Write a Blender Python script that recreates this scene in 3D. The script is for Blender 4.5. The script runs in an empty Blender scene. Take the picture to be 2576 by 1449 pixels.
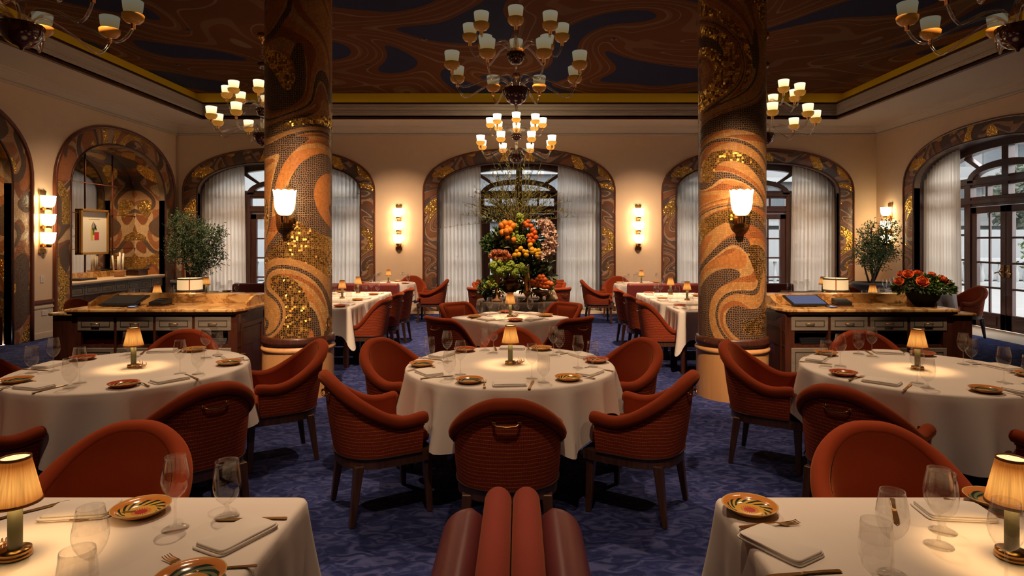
import bpy, math, random
from math import sin, cos, pi, radians, atan2, hypot, exp
from mathutils import Vector, Matrix
from mathutils.geometry import tessellate_polygon

SC = bpy.context.scene
COL = SC.collection
random.seed(7)

# ------------------------------------------------------------------ camera
F, PX, PY, CAMZ = 1527.0, 1306.0, 607.0, 1.6      # focal length and principal point in pixels of the 2576x1449 frame
cam = bpy.data.cameras.new('camera')
cam.sensor_width = 36.0
cam.lens = 36.0 * F / 2576
cam.shift_x = (1288 - PX) / 2576
cam.shift_y = (PY - 724.5) / 2576
cam.clip_start = 0.05
cam.clip_end = 400
co = bpy.data.objects.new('camera', cam)
co.location = (0, 0, CAMZ)
co.rotation_euler = (pi / 2, 0, 0)
COL.objects.link(co)
SC.camera = co

# ------------------------------------------------------------------ world, exposure
w = bpy.data.worlds.new('sky')
SC.world = w
w.use_nodes = True
bg = w.node_tree.nodes['Background']
bg.inputs[0].default_value = (1.0, 0.965, 0.93, 1)
bg.inputs[1].default_value = 8.5
SC.view_settings.view_transform = 'Standard'
SC.view_settings.look = 'None'
SC.view_settings.gamma = 1
SC.view_settings.exposure = 0.0
SC.view_settings.use_curve_mapping = False
cy = SC.cycles
cy.max_bounces = 6
cy.diffuse_bounces = 3
cy.glossy_bounces = 3
cy.transmission_bounces = 3
cy.transparent_max_bounces = 24
cy.sample_clamp_indirect = 3.0
cy.sample_clamp_direct = 20.0
cy.caustics_reflective = False
cy.caustics_refractive = False
cy.use_denoising = True
cy.use_adaptive_sampling = True
cy.adaptive_threshold = 0.03
cy.use_light_tree = True

# lamp levels
L_TABLE = 3.2          # W, bulb inside each small table lamp
L_PIN = 3.2            # multiplier of the recessed ceiling spots
E_FAR, E_SIDE, E_FRONT, E_CORNER = 5.0, 1.3, 0.18, 0.12   # chandelier glow, lowered toward the camera to imitate darkening at the frame top
E_SCONCE = 12.0
E_COVE = 2.2

# ------------------------------------------------------------------ helpers
def at(px, py, z=None, Y=None):
    """world point for a pixel, on the height z or at the depth Y"""
    if Y is None:
        Y = F * (CAMZ - z) / (py - PY)
    return Vector(((px - PX) / F * Y, Y, CAMZ - (py - PY) / F * Y))

def smooth(a, b, x):
    t = min(1, max(0, (x - a) / (b - a)))
    return t * t * (3 - 2 * t)

class MB:
    """collects shapes into one mesh"""
    def __init__(s):
        s.v = []; s.f = []; s.uv = []; s.sm = []
    def add(s, vs, fs, uvs=None, sm=True):
        o = len(s.v)
        s.v += [tuple(p) for p in vs]
        s.uv += list(uvs) if uvs else [(0, 0)] * len(vs)
        for f in fs:
            s.f.append([i + o for i in f]); s.sm.append(sm)
        return s
    def grid(s, fn, nu, nv, sm=True, closeu=False, flip=False):
        vs = []; uv = []
        for j in range(nv + 1):
            for i in range(nu + (0 if closeu else 1)):
                r = fn(i / nu, j / nv)
                vs.append(r[:3]); uv.append(r[3:5] if len(r) > 3 else (i / nu, j / nv))
        n = nu if closeu else nu + 1
        fs = []
        for j in range(nv):
            for i in range(nu):
                k = (i + 1) % n if closeu else i + 1
                q = [j * n + i, j * n + k, (j + 1) * n + k, (j + 1) * n + i]
                fs.append(q[::-1] if flip else q)
        return s.add(vs, fs, uv, sm)
    def box(s, x0, x1, y0, y1, z0, z1):
        v = [(x, y, z) for z in (z0, z1) for y in (y0, y1) for x in (x0, x1)]
        return s.add(v, [(0, 2, 3, 1), (4, 5, 7, 6), (0, 1, 5, 4), (2, 6, 7, 3), (0, 4, 6, 2), (1, 3, 7, 5)], None, False)
    def lathe(s, prof, seg=24, c=(0, 0, 0), sm=True, capb=False, capt=False, rf=None):
        n = len(prof); vs = []; uv = []
        for i, (r, z) in enumerate(prof):
            for k in range(seg):
                a = 2 * pi * k / seg
                q = r * (rf(a, i) if rf else 1)
                vs.append((c[0] + q * cos(a), c[1] + q * sin(a), c[2] + z)); uv.append((k / seg, i / max(1, n - 1)))
        fs = []
        for i in range(n - 1):
            for k in range(seg):
                m = (k + 1) % seg
                fs.append((i * seg + k, i * seg + m, (i + 1) * seg + m, (i + 1) * seg + k))
        if capb: fs.append(tuple(range(seg))[::-1])
        if capt: fs.append(tuple((n - 1) * seg + k for k in range(seg)))
        return s.add(vs, fs, uv, sm)
    def tube(s, pts, r, seg=8, caps=True, closed=False, sx=1.0):
        pts = [Vector(p) for p in pts]; n = len(pts)
        rs = r if isinstance(r, (list, tuple)) else [r] * n
        vs = []; up = None
        for i, p in enumerate(pts):
            if closed: t = pts[(i + 1) % n] - pts[i - 1]
            else: t = pts[min(n - 1, i + 1)] - pts[max(0, i - 1)]
            t.normalize()
            if up is None:
                up = Vector((0, 0, 1)) if abs(t.z) < 0.9 else Vector((1, 0, 0))
            b = t.cross(up); b.normalize(); up = b.cross(t); up.normalize()
            for k in range(seg):
                a = 2 * pi * k / seg
                vs.append(p + (b * cos(a) * sx + up * sin(a)) * rs[i])
        fs = []
        for i in range(n if closed else n - 1):
            j = (i + 1) % n
            for k in range(seg):
                m = (k + 1) % seg
                fs.append((i * seg + k, i * seg + m, j * seg + m, j * seg + k))
        if caps and not closed:
            fs.append(tuple(range(seg))[::-1]); fs.append(tuple((n - 1) * seg + k for k in range(seg)))
        return s.add(vs, fs, None, True)
    def ball(s, c, r, seg=12, rings=8, sq=(1, 1, 1)):
        prof = [(max(1e-4, r * sin(pi * i / rings)), -r * cos(pi * i / rings)) for i in range(rings + 1)]
        o = len(s.v)
        s.lathe(prof, seg, (0, 0, 0))
        for i in range(o, len(s.v)):
            x, y, z = s.v[i]; s.v[i] = (x * sq[0] + c[0], y * sq[1] + c[1], z * sq[2] + c[2])
        return s
    def slab(s, poly, y0, y1, sm=False):
        """polygon in x,z extruded along y"""
        n = len(poly)
        vs = [(x, y0, z) for x, z in poly] + [(x, y1, z) for x, z in poly]
        tri = tessellate_polygon([[Vector((x, z, 0)) for x, z in poly]])
        fs = [tuple(t) for t in tri] + [tuple(i + n for i in t[::-1]) for t in tri]
        fs += [(i, (i + 1) % n, (i + 1) % n + n, i + n) for i in range(n)]
        return s.add(vs, fs, [(x, z) for x, z in poly] * 2, sm)
    def band(s, A, B, y0, y1, sm=False):
        """solid between two matching polylines A and B in x,z, thickness y0..y1"""
        n = len(A)
        vs = [(x, y0, z) for x, z in A] + [(x, y0, z) for x, z in B] + [(x, y1, z) for x, z in A] + [(x, y1, z) for x, z in B]
        fs = []
        for i in range(n - 1):
            a, b, c, d = i, i + 1, n + i, n + i + 1
            fs.append((a, b, d, c))
            fs.append((2 * n + a, 2 * n + c, 2 * n + d, 2 * n + b))
            fs.append((a, 2 * n + a, 2 * n + b, b)); fs.append((c, d, 2 * n + d, 2 * n + c))
        fs.append((0, n, 3 * n, 2 * n)); fs.append((n - 1, 3 * n - 1, 4 * n - 1, 2 * n - 1))
        return s.add(vs, fs, ([(x, z) for x, z in A] + [(x, z) for x, z in B]) * 2, sm)
    def xf(s, m, start=0):
        for i in range(start, len(s.v)):
            s.v[i] = tuple(m @ Vector(s.v[i]))
        return s
    def mesh(s, name, mat, fix=False):
        me = bpy.data.meshes.new(name)
        me.from_pydata(s.v, [], s.f)
        me.polygons.foreach_set('use_smooth', s.sm)
        ul = me.uv_layers.new(name='UVMap')
        idx = [0] * len(me.loops); me.loops.foreach_get('vertex_index', idx)
        flat = [c for i in idx for c in s.uv[i]]
        ul.data.foreach_set('uv', flat)
        me.materials.append(mat)
        if fix:
            import bmesh
            bm = bmesh.new(); bm.from_mesh(me)
            bmesh.ops.recalc_face_normals(bm, faces=bm.faces)
            bm.to_mesh(me); bm.free()
        me.update()
        return me
    def build(s, name, mat, parent=None, bevel=0, seg=2, fix=True):
        return link(name, s.mesh(name, mat, fix), parent, bevel, seg)

def link(name, me, parent=None, bevel=0, seg=2):
    o = bpy.data.objects.new(name, me); COL.objects.link(o)
    if parent: o.parent = parent
    if bevel:
        b = o.modifiers.new('bevel', 'BEVEL'); b.width = bevel; b.segments = seg; b.limit_method = 'ANGLE'
        b.angle_limit = radians(40)
    return o

def tag(o, label=None, cat=None, group=None, kind=None):
    if label: o['label'] = label
    if cat: o['category'] = cat
    if group: o['group'] = group
    if kind: o['kind'] = kind
    return o

def thing(name, label, cat, loc=(0, 0, 0), rz=0.0, group=None):
    o = bpy.data.objects.new(name, None); COL.objects.link(o)
    o.empty_display_size = 0.1
    o.location = loc; o.rotation_euler = (0, 0, rz)
    return tag(o, label, cat, group)

def struct(o):
    o['kind'] = 'structure'; return o

class Proto:
    """a kind of thing: its parts and sub-parts, built once and then copied"""
    def __init__(s, name, cat, single=False):
        s.name = name; s.cat = cat; s.parts = []; s.lights = []; s.single = single
    def part(s, name, mb, mat, parent=None, bevel=0, seg=2, m=None, label=None, kind=None, me=None):
        me = me or mb.mesh(name, mat, True)
        s.parts.append((name, me, parent, bevel, seg, m, label, kind))
        return len(s.parts) - 1
    def put(s, label, loc, rz=0.0, group=None, scale=1.0, mats=None, rot=None):
        if s.single:
            n, me, p, bev, seg, m, lb, kd = s.parts[0]
            root = link(s.name, me, None, bev, seg)
            root.location = loc; root.rotation_euler = rot or (0, 0, rz)
            tag(root, label, s.cat, group)
            obs = [root]
        else:
            root = thing(s.name, label, s.cat, loc, rz, group)
            if rot: root.rotation_euler = rot
            obs = []
            for n, me, p, bev, seg, m, lb, kd in s.parts:
                o = link(n, me, root if p is None else obs[p], bev, seg)
                if m is not None: o.matrix_local = m
                if lb: o['label'] = lb
                if kd: o['kind'] = kd
                obs.append(o)
        if scale != 1.0: root.scale = (scale,) * 3
        if mats:
            for o in obs:
                for a, b in mats:
                    if o.data.materials[0] == a:
                        o.material_slots[0].link = 'OBJECT'; o.material_slots[0].material = b
        for (kind, pos, power, col, rad) in s.lights:
            lamp_light(root, pos, power, col, rad)
        return root

def lamp_light(parent, pos, power, col, rad=0.02, kind='POINT', name='bulb'):
    l = bpy.data.lights.new(name, kind)
    l.energy = power; l.color = col; l.shadow_soft_size = rad
    o = bpy.data.objects.new(name, l); COL.objects.link(o)
    o.parent = parent; o.location = pos
    return o
# ------------------------------------------------------------------ materials
class NT:
    def __init__(s, name):
        s.m = bpy.data.materials.new(name); s.m.use_nodes = True
        s.t = s.m.node_tree; s.t.nodes.clear()
        s.out = s.t.nodes.new('ShaderNodeOutputMaterial')
    def n(s, typ, ins=None, **kw):
        x = s.t.nodes.new('ShaderNode' + typ)
        for k, v in kw.items(): setattr(x, k, v)
        for k, v in (ins or {}).items():
            sock = x.inputs[k]
            if isinstance(v, bpy.types.NodeSocket): s.t.links.new(v, sock)
            elif isinstance(v, bpy.types.Node): s.t.links.new(v.outputs[0], sock)
            else:
                if sock.type == 'RGBA' and len(v) == 3: v = tuple(v) + (1,)
                sock.default_value = v
        return x
    def math(s, op, a, b=0.0, c=None):
        d = {0: a, 1: b}
        if c is not None: d[2] = c
        return s.n('Math', d, operation=op).outputs[0]
    def vm(s, op, a, b=None, out=0, scale=None):
        d = {0: a}
        if b is not None: d[1] = b
        if scale is not None: d['Scale'] = scale
        return s.n('VectorMath', d, operation=op).outputs[out]
    def ramp(s, fac, stops, const=False):
        r = s.n('ValToRGB', {0: fac})
        cr = r.color_ramp
        cr.interpolation = 'CONSTANT' if const else 'LINEAR'
        while len(cr.elements) > 1: cr.elements.remove(cr.elements[0])
        for i, (p, c) in enumerate(stops):
            e = cr.elements[0] if i == 0 else cr.elements.new(p)
            e.position = p
            e.color = (c, c, c, 1) if isinstance(c, (int, float)) else tuple(c) + (1,)
        return r.outputs[0]
    def mix(s, fac, a, b):
        x = s.n('Mix', None, data_type='RGBA')
        for i, v in ((0, fac), (6, a), (7, b)):
            if isinstance(v, bpy.types.NodeSocket): s.t.links.new(v, x.inputs[i])
            else: x.inputs[i].default_value = tuple(v) + (1,) if isinstance(v, (tuple, list)) and len(v) == 3 else v
        return x.outputs[2]
    def bump(s, h, strength=0.3, dist=0.01):
        return s.n('Bump', {'Height': h, 'Strength': strength, 'Distance': dist}).outputs[0]
    def principled(s, **ins):
        p = s.n('BsdfPrincipled', {k.replace('_', ' '): v for k, v in ins.items()})
        s.t.links.new(p.outputs[0], s.out.inputs[0])
        return p
    def surf(s, sh):
        s.t.links.new(sh.outputs[0] if isinstance(sh, bpy.types.Node) else sh, s.out.inputs[0])
        return s.m
    def uv(s): return s.n('TexCoord').outputs['UV']
    def obj(s): return s.n('TexCoord').outputs['Object']

def simple(name, col, rough=0.5, metal=0.0, spec=0.5, var=0.08, vscale=6.0, bump=0.0, bscale=60.0, sheen=0.0, coat=0.0):
    t = NT(name)
    nz = t.n('TexNoise', {'Vector': t.obj(), 'Scale': vscale, 'Detail': 3.0})
    c = t.mix(nz.outputs[0], tuple(x * (1 - var) for x in col), tuple(min(1, x * (1 + var)) for x in col))
    kw = dict(Base_Color=c, Roughness=rough, Metallic=metal)
    p = t.principled(**kw)
    p.inputs['Specular IOR Level'].default_value = spec
    if sheen:
        p.inputs['Sheen Weight'].default_value = sheen; p.inputs['Sheen Roughness'].default_value = 0.4
        p.inputs['Sheen Tint'].default_value = (1, 0.33, 0.12, 1)
    if coat: p.inputs['Coat Weight'].default_value = coat
    if bump:
        b = t.n('TexNoise', {'Vector': t.obj(), 'Scale': bscale, 'Detail': 2.0})
        t.t.links.new(t.bump(b.outputs[0], bump), p.inputs['Normal'])
    return t.m

def emit(name, col, strength, top=None):
    t = NT(name)
    e = t.n('Emission', {'Color': col, 'Strength': strength})
    return t.surf(e)

def wood(name, a, b, rough=0.35, scale=3.0, axis=2, coat=0.2):
    t = NT(name)
    sc = [9.0, 9.0, 9.0]; sc[axis] = 0.7
    mp = t.n('Mapping', {'Vector': t.obj(), 'Scale': tuple(x * scale for x in sc)})
    nz = t.n('TexNoise', {'Vector': mp, 'Scale': 1.6, 'Detail': 5.0, 'Distortion': 0.6})
    c = t.ramp(nz.outputs[0], [(0.3, a), (0.7, b)])
    p = t.principled(Base_Color=c, Roughness=rough)
    p.inputs['Coat Weight'].default_value = coat
    return t.m

def vortices(t, p, vs):
    for cx, cyy, k, sz in vs:
        d = t.vm('DISTANCE', p, (cx, cyy, 0), out=1)
        q = t.math('POWER', t.math('DIVIDE', d, sz), 2.0)
        a = t.math('MULTIPLY', t.math('EXPONENT', t.math('MULTIPLY', q, -1.0)), k)
        p = t.n('VectorRotate', {'Vector': p, 'Center': (cx, cyy, 0), 'Angle': a}, rotation_type='Z_AXIS').outputs[0]
    return p

NAVY, RUST, TERRA, PEACH, CREAM, GOLD, PLUM = (.035, .035, .05), (.20, .05, .02), (.42, .13, .035), (.55, .30, .15), (.60, .42, .25), (.95, .55, .10), (.10, .035, .03)
def mosaic(name, vs, scale=1.15, tile=46.0, off=(0, 0), pal=None, stretch=(1, 1), grout=(.30, .17, .09), dk=.52, gl=.32):
    t = NT(name)
    uv = t.uv()
    vo = t.n('TexVoronoi', {'Vector': uv, 'Scale': tile, 'Randomness': 0.55}, voronoi_dimensions='2D')
    ed = t.n('TexVoronoi', {'Vector': uv, 'Scale': tile, 'Randomness': 0.55}, voronoi_dimensions='2D', feature='DISTANCE_TO_EDGE')
    p = vortices(t, uv, vs)
    def field(dx, dy, sc):
        mp = t.n('Mapping', {'Vector': p, 'Location': (off[0] + dx, off[1] + dy, 0), 'Scale': (stretch[0], stretch[1], 1)})
        return t.n('TexNoise', {'Vector': mp, 'Scale': sc, 'Detail': 0.0, 'Distortion': 0.1}, noise_dimensions='2D').outputs[0]
    bands, dark, pale = pal
    n = len(bands)
    f1 = t.n('MapRange', {0: field(0, 0, scale), 1: 0.24, 2: 0.76}).outputs[0]
    col = t.ramp(f1, [(i / n, c) for i, c in enumerate(bands)], True)
    f2 = field(7.3, 2.9, scale * .85)
    col = t.mix(t.ramp(f2, [(0, 0.0), (.420, 1.0), (.440, 0.0)], True), col, pale)
    col = t.mix(t.ramp(f2, [(0, 1.0), (.25, 0.0), (.440, 1.0), (dk, 0.0), (.72, 1.0)], True), col, dark)
    f3 = field(3.1, 8.7, scale * 1.05)
    gm = t.ramp(f3, [(0, 1.0), (gl, 0.0), (1 - gl, 1.0)], True)
    col = t.mix(gm, col, GOLD)
    rnd = t.n('SeparateColor', {0: vo.outputs['Color']})
    hsv = t.n('HueSaturation', {'Color': col, 'Value': t.math('MULTIPLY_ADD', rnd.outputs[1], 0.4, 0.78)})
    g = t.math('LESS_THAN', ed.outputs['Distance'], 0.085)
    base = t.mix(g, hsv.outputs[0], grout)
    tilt = t.vm('SCALE', t.vm('SUBTRACT', vo.outputs['Color'], (.5, .5, .5)), scale=t.math('MULTIPLY_ADD', gm, 0.55, 0.12))
    nrm = t.vm('NORMALIZE', t.vm('ADD', t.n('NewGeometry').outputs['Normal'], tilt))
    notg = t.math('SUBTRACT', 1.0, g)
    pr = t.principled(Base_Color=base, Metallic=t.math('MULTIPLY', gm, notg),
                      Roughness=t.math('MULTIPLY_ADD', g, 0.45, 0.30), Normal=nrm)
    return t.m

M = {}
M['plaster'] = simple('plaster', (.80, .59, .41), 0.85, var=0.04, bump=0.15, bscale=90)
M['dado'] = simple('dado_paint', (.72, .60, .47), 0.6, var=0.03)
M['soffit'] = simple('soffit_paint', (.62, .52, .43), 0.8, spec=0.1, var=0.03)
M['stone'] = simple('threshold_stone', (.62, .47, .33), 0.4, var=0.1)
M['cove'] = simple('cove_paint', (.62, .38, .015), 0.5, var=0.03)
M['strip'] = emit('cove_light', (1, .70, .32), E_COVE)
M['mahog'] = wood('mahogany', (.035, .010, .006), (.085, .024, .012))
M['trimwood'] = wood('trim_wood', (.09, .022, .010), (.19, .050, .020), 0.35)
M['frame'] = wood('window_wood', (.030, .010, .007), (.075, .022, .012), 0.4)
M['legwood'] = wood('chair_wood', (.05, .020, .012), (.11, .045, .024), 0.4)
M['oak'] = wood('plinth_oak', (.50, .24, .085), (.60, .31, .12), 0.45, scale=1.2)
M['velvet'] = simple('rust_velvet', (.225, .032, .008), 0.9, spec=0.15, var=0.22, vscale=5, sheen=0.35)
M['piping'] = simple('dark_piping', (.035, .008, .005), 0.7)
M['leather'] = simple('plum_leather', (.125, .026, .030), 0.38, var=0.15)
M['redleather'] = simple('red_leather', (.21, .034, .032), 0.42, var=0.12)
M['bolster'] = simple('bolster_cloth', (.27, .036, .022), 0.9, var=0.08, bump=0.2, bscale=300, sheen=0.2)
M['linen'] = simple('white_linen', (.79, .71, .65), 0.85, var=0.02, bump=0.12, bscale=14, spec=0.2)
M['napkin'] = simple('napkin_linen', (.82, .75, .69), 0.9, var=0.02, spec=0.2)
M['taupe'] = simple('taupe_linen', (.10, .075, .060), 0.9, var=0.1)
M['brass'] = simple('brass', (.72, .38, .13), 0.25, 1.0)
M['gold'] = simple('gold_plate', (.80, .46, .18), 0.22, 1.0)
M['bronze'] = simple('aged_bronze', (.35, .19, .07), 0.32, 1.0, var=0.3)
M['stem'] = simple('lamp_stem', (.22, .20, .11), 0.4, var=0.1)
M['black'] = simple('black_plastic', (.012, .012, .014), 0.35)
M['drawer'] = wood('drawer_paint', (.15, .125, .10), (.20, .165, .13), 0.5, axis=0, coat=0)
M['groove'] = simple('drawer_groove', (.03, .02, .015), 0.6)
M['redcloth'] = simple('red_napkin', (.28, .015, .02), 0.9)
M['candle'] = simple('candle_wax', (.85, .80, .72), 0.6)
M['wicker'] = wood('wicker', (.30, .14, .05), (.46, .24, .10), 0.6, scale=8, axis=0)
M['planter'] = simple('planter_stone', (.05, .05, .055), 0.8, var=0.3)
M['soil'] = simple('soil', (.02, .014, .01), 0.95)
M['bark'] = simple('bark', (.08, .05, .03), 0.9, var=0.3)
M['leaf'] = simple('olive_leaf', (.045, .085, .030), 0.55, var=0.5, vscale=9)
M['leafdark'] = simple('dark_leaf', (.055, .115, .022), 0.5, var=0.5, vscale=12)
M['leafgrey'] = simple('grey_leaf', (.20, .25, .15), 0.6, var=0.3, vscale=12)
M['leafout'] = simple('garden_leaf', (.045, .055, .035), 0.7, var=0.4)
M['twig'] = simple('wild_twig', (.20, .18, .045), 0.7, var=0.4, vscale=9)
M['orange'] = simple('orange_peel', (.80, .26, .012), 0.45, var=0.12, vscale=20, bump=0.15, bscale=400)
M['kumquat'] = simple('tangerine_peel', (.75, .13, .01), 0.45, var=0.12, vscale=20)
M['lemon'] = simple('lemon_peel', (.82, .43, .02), 0.45, var=0.1, vscale=20)
M['hydrangea'] = simple('green_blossom', (.30, .40, .05), 0.8, var=0.4, vscale=40)
M['orchid'] = simple('blush_petal', (.75, .52, .40), 0.6, var=0.1, vscale=10)
M['peachrose'] = simple('peach_petal', (.80, .33, .15), 0.7, var=0.3, vscale=20)
M['rose'] = simple('orange_petal', (.80, .14, .03), 0.6, var=0.3, vscale=20)
M['bowlblack'] = simple('carved_bowl', (.010, .009, .010), 0.75, spec=0.2, bump=0.5, bscale=60)
M['shell'] = simple('pale_shell', (.55, .40, .24), 0.6, var=0.2, vscale=20)
M['white'] = simple('white_plastic', (.75, .68, .62), 0.5)
M['silver'] = simple('silver', (.6, .62, .68), 0.25, 1.0)
M['framegold'] = simple('picture_frame_gold', (.50, .26, .06), 0.35, 0.8)
M['mat'] = simple('picture_mat', (.80, .74, .64), 0.8, var=0.01)
M['ink'] = simple('ink_black', (.02, .02, .02), 0.8)
M['pred'] = simple('paint_red', (.60, .03, .04), 0.8)
M['pgreen'] = simple('paint_green', (.05, .22, .06), 0.8)
M['pyellow'] = simple('paint_yellow', (.75, .50, .06), 0.8)
M['wine'] = simple('dark_wine', (.02, .003, .005), 0.2)
M['ext_wall'] = simple('pale_render', (.15, .152, .155), 0.9, var=0.08, vscale=0.6)
M['ext_wall2'] = simple('grey_render', (.11, .113, .12), 0.9, var=0.1, vscale=0.5)
M['ext_dark'] = simple('dark_glazing', (.05, .06, .07), 0.3, var=0.4, vscale=0.7)
M['ext_slab'] = simple('balcony_concrete', (.19, .193, .19), 0.8, var=0.05)
M['paving'] = simple('terrace_paving', (.11, .107, .104), 0.8, var=0.1, vscale=1.0)
M['mirror'] = simple('aged_mirror', (.62, .58, .54), 0.05, 1.0, var=0.05, vscale=2)
M['screen'] = emit('touch_screen', (.20, .22, .38), 0.55)
M['phone'] = emit('phone_screen', (.45, .55, .85), 0.8)

def glass_mat(name, tint=(1, 1, 1), lo=0.03, hi=0.75, rough=0.03):
    t = NT(name)
    lw = t.n('LayerWeight', {'Blend': 0.35})
    f = t.n('MapRange', {0: t.math('POWER', lw.outputs['Facing'], 3.0), 3: lo, 4: hi}).outputs[0]
    tr = t.n('BsdfTransparent', {'Color': tint})
    gl = t.n('BsdfGlossy', {'Color': (1, 1, 1), 'Roughness': rough})
    return t.surf(t.n('MixShader', {0: f, 1: tr, 2: gl}))
M['glass'] = glass_mat('clear_glass', (.97, .965, .955), 0.07, 0.9, 0.0)
M['pane'] = glass_mat('window_pane', (.93, .96, .98), 0.03, 0.25)
M['armglass'] = glass_mat('ribbed_glass', (.93, .86, .76), 0.22, 0.9, 0.10)
M['bowlglass'] = simple('amber_bowl_glass', (.07, .016, .006), 0.12, spec=0.7, var=0.2, coat=0.5)

def shade_mat(name, strength, z0, z1, warm=(1, .70, .30), hot=(1, .90, .66)):
    """lit opal glass: the bulb sits at mid height, so the glass is brightest above the cup"""
    t = NT(name)
    z = t.n('SeparateXYZ', {0: t.obj()}).outputs[2]
    f = t.n('MapRange', {0: z, 1: z0, 2: z1}).outputs[0]
    c = t.mix(f, warm, hot)
    e = t.n('Emission', {'Color': c, 'Strength': strength})
    return t.surf(e)
def cup_mat(name, strength):
    t = NT(name)
    p = t.principled(Base_Color=(.55, .22, .03), Roughness=0.25)
    p.inputs['Emission Color'].default_value = (1, .42, .05, 1)
    p.inputs['Emission Strength'].default_value = strength
    return t.m
for k, e in (('far', E_FAR), ('side', E_SIDE), ('front', E_FRONT), ('corner', E_CORNER)):
    M['shade_' + k] = shade_mat('opal_glass_' + k, e, -0.02, 0.07, (1, .62, .18), (1, .88, .60))
    M['cup_' + k] = cup_mat('amber_cup_' + k, e * 0.16)
M['sconce'] = shade_mat('sconce_glass', E_SCONCE, -0.08, 0.03, (1, .60, .24), (1, .80, .46))
M['sconcecol'] = shade_mat('tulip_glass', E_SCONCE * 0.42, -0.12, 0.05, (1, .58, .22), (1, .82, .50))

def lampshade_mat():
    t = NT('pleated_silk')
    uv = t.n('SeparateXYZ', {0: t.uv()})
    pl = t.n('TexNoise', {'Vector': t.n('CombineXYZ', {0: uv.outputs[0], 1: t.math('MULTIPLY', uv.outputs[1], 0.02)}), 'Scale': 60.0, 'Detail': 2.0}, noise_dimensions='2D')
    f = t.math('MULTIPLY_ADD', pl.outputs[0], 0.9, 0.45)
    hot = t.math('SUBTRACT', 1.0, t.math('POWER', t.math('ABSOLUTE', t.math('MULTIPLY_ADD', uv.outputs[1], 2.2, -0.95)), 2.0))
    st = t.math('MULTIPLY', f, t.math('MULTIPLY_ADD', t.math('MAXIMUM', hot, 0.0), 0.75, 0.33))
    c = t.mix(t.math('MAXIMUM', hot, 0.0), (1, .25, .03), (1, .42, .085))
    e = t.n('Emission', {'Color': c, 'Strength': t.math('MULTIPLY', st, .85)})
    d = t.n('BsdfDiffuse', {'Color': (.35, .16, .06)})
    return t.surf(t.n('AddShader', {0: e, 1: d}))
M['lampshade'] = lampshade_mat()
M['shadein'] = emit('shade_lining', (1, .72, .30), 1.6)
M['braid'] = simple('brown_braid', (.22, .075, .018), 0.8)
def drum_mat():
    t = NT('drum_fabric')
    e = t.n('Emission', {'Color': (1, .66, .31), 'Strength': 0.62})
    d = t.n('BsdfDiffuse', {'Color': (.6, .5, .4)})
    return t.surf(t.n('AddShader', {0: e, 1: d}))
M['drum'] = drum_mat()

def curtain_mat():
    t = NT('sheer_curtain')
    nz = t.n('TexNoise', {'Vector': t.n('Mapping', {'Vector': t.uv(), 'Scale': (90, 1.2, 1)}), 'Scale': 1.0, 'Detail': 3.0})
    c = t.mix(nz.outputs[0], (.78, .68, .57), (.93, .85, .74))
    d = t.n('BsdfDiffuse', {'Color': c})
    tl = t.n('BsdfTranslucent', {'Color': c})
    tr = t.n('BsdfTransparent', {'Color': (.9, .9, .9)})
    a = t.n('MixShader', {0: 0.55, 1: d, 2: tl})
    return t.surf(t.n('MixShader', {0: 0.10, 1: a, 2: tr}))
M['curtain'] = curtain_mat()

def woven_mat():
    t = NT('woven_back')
    uv = t.n('SeparateXYZ', {0: t.uv()})
    wob = t.n('TexNoise', {'Vector': t.uv(), 'Scale': 9.0, 'Detail': 1.0}, noise_dimensions='2D').outputs[0]
    v = t.math('ADD', uv.outputs[1], t.math('MULTIPLY', wob, 0.012))
    u = t.math('ADD', uv.outputs[0], t.math('MULTIPLY', wob, 0.012))
    fv = t.math('FRACT', t.math('MULTIPLY', v, 50.0))
    fu = t.math('FRACT', t.math('MULTIPLY', u, 84.0))
    ln = t.math('LESS_THAN', fv, 0.13)
    lu = t.math('LESS_THAN', fu, 0.22)
    thr = t.n('TexNoise', {'Vector': t.n('Mapping', {'Vector': t.uv(), 'Scale': (260, 40, 1)}), 'Scale': 1.0, 'Detail': 1.0}, noise_dimensions='2D').outputs[0]
    base = t.mix(thr, (.18, .022, .008), (.34, .050, .018))
    base = t.mix(t.math('MULTIPLY', lu, 0.5), base, (.09, .014, .008))
    base = t.mix(t.math('MULTIPLY', ln, t.math('MULTIPLY_ADD', thr, 1.2, -0.1)), base, (.78, .28, .08))
    p = t.principled(Base_Color=base, Roughness=0.85)
    p.inputs['Specular IOR Level'].default_value = 0.2
    return t.m
M['woven'] = woven_mat()

def carpet_mat():
    t = NT('blue_carpet')
    o = t.obj()
    w1 = t.n('TexNoise', {'Vector': t.n('Mapping', {'Vector': o, 'Scale': (9.0, 17.0, 1)}), 'Scale': 1.0, 'Detail': 3.0, 'Distortion': 1.3}, noise_dimensions='2D').outputs[0]
    w2 = t.n('TexNoise', {'Vector': o, 'Scale': 220.0, 'Detail': 1.0}, noise_dimensions='2D').outputs[0]
    c = t.ramp(w1, [(0.38, (.022, .029, .11)), (0.50, (.040, .052, .185)), (0.64, (.088, .102, .26))])
    c = t.mix(t.math('MULTIPLY', w2, 0.5), c, (.012, .018, .07))
    p = t.principled(Base_Color=c, Roughness=0.95)
    p.inputs['Specular IOR Level'].default_value = 0.1
    t.t.links.new(t.bump(w2, 0.5, 0.004), p.inputs['Normal'])
    return t.m
M['carpet'] = carpet_mat()

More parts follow.
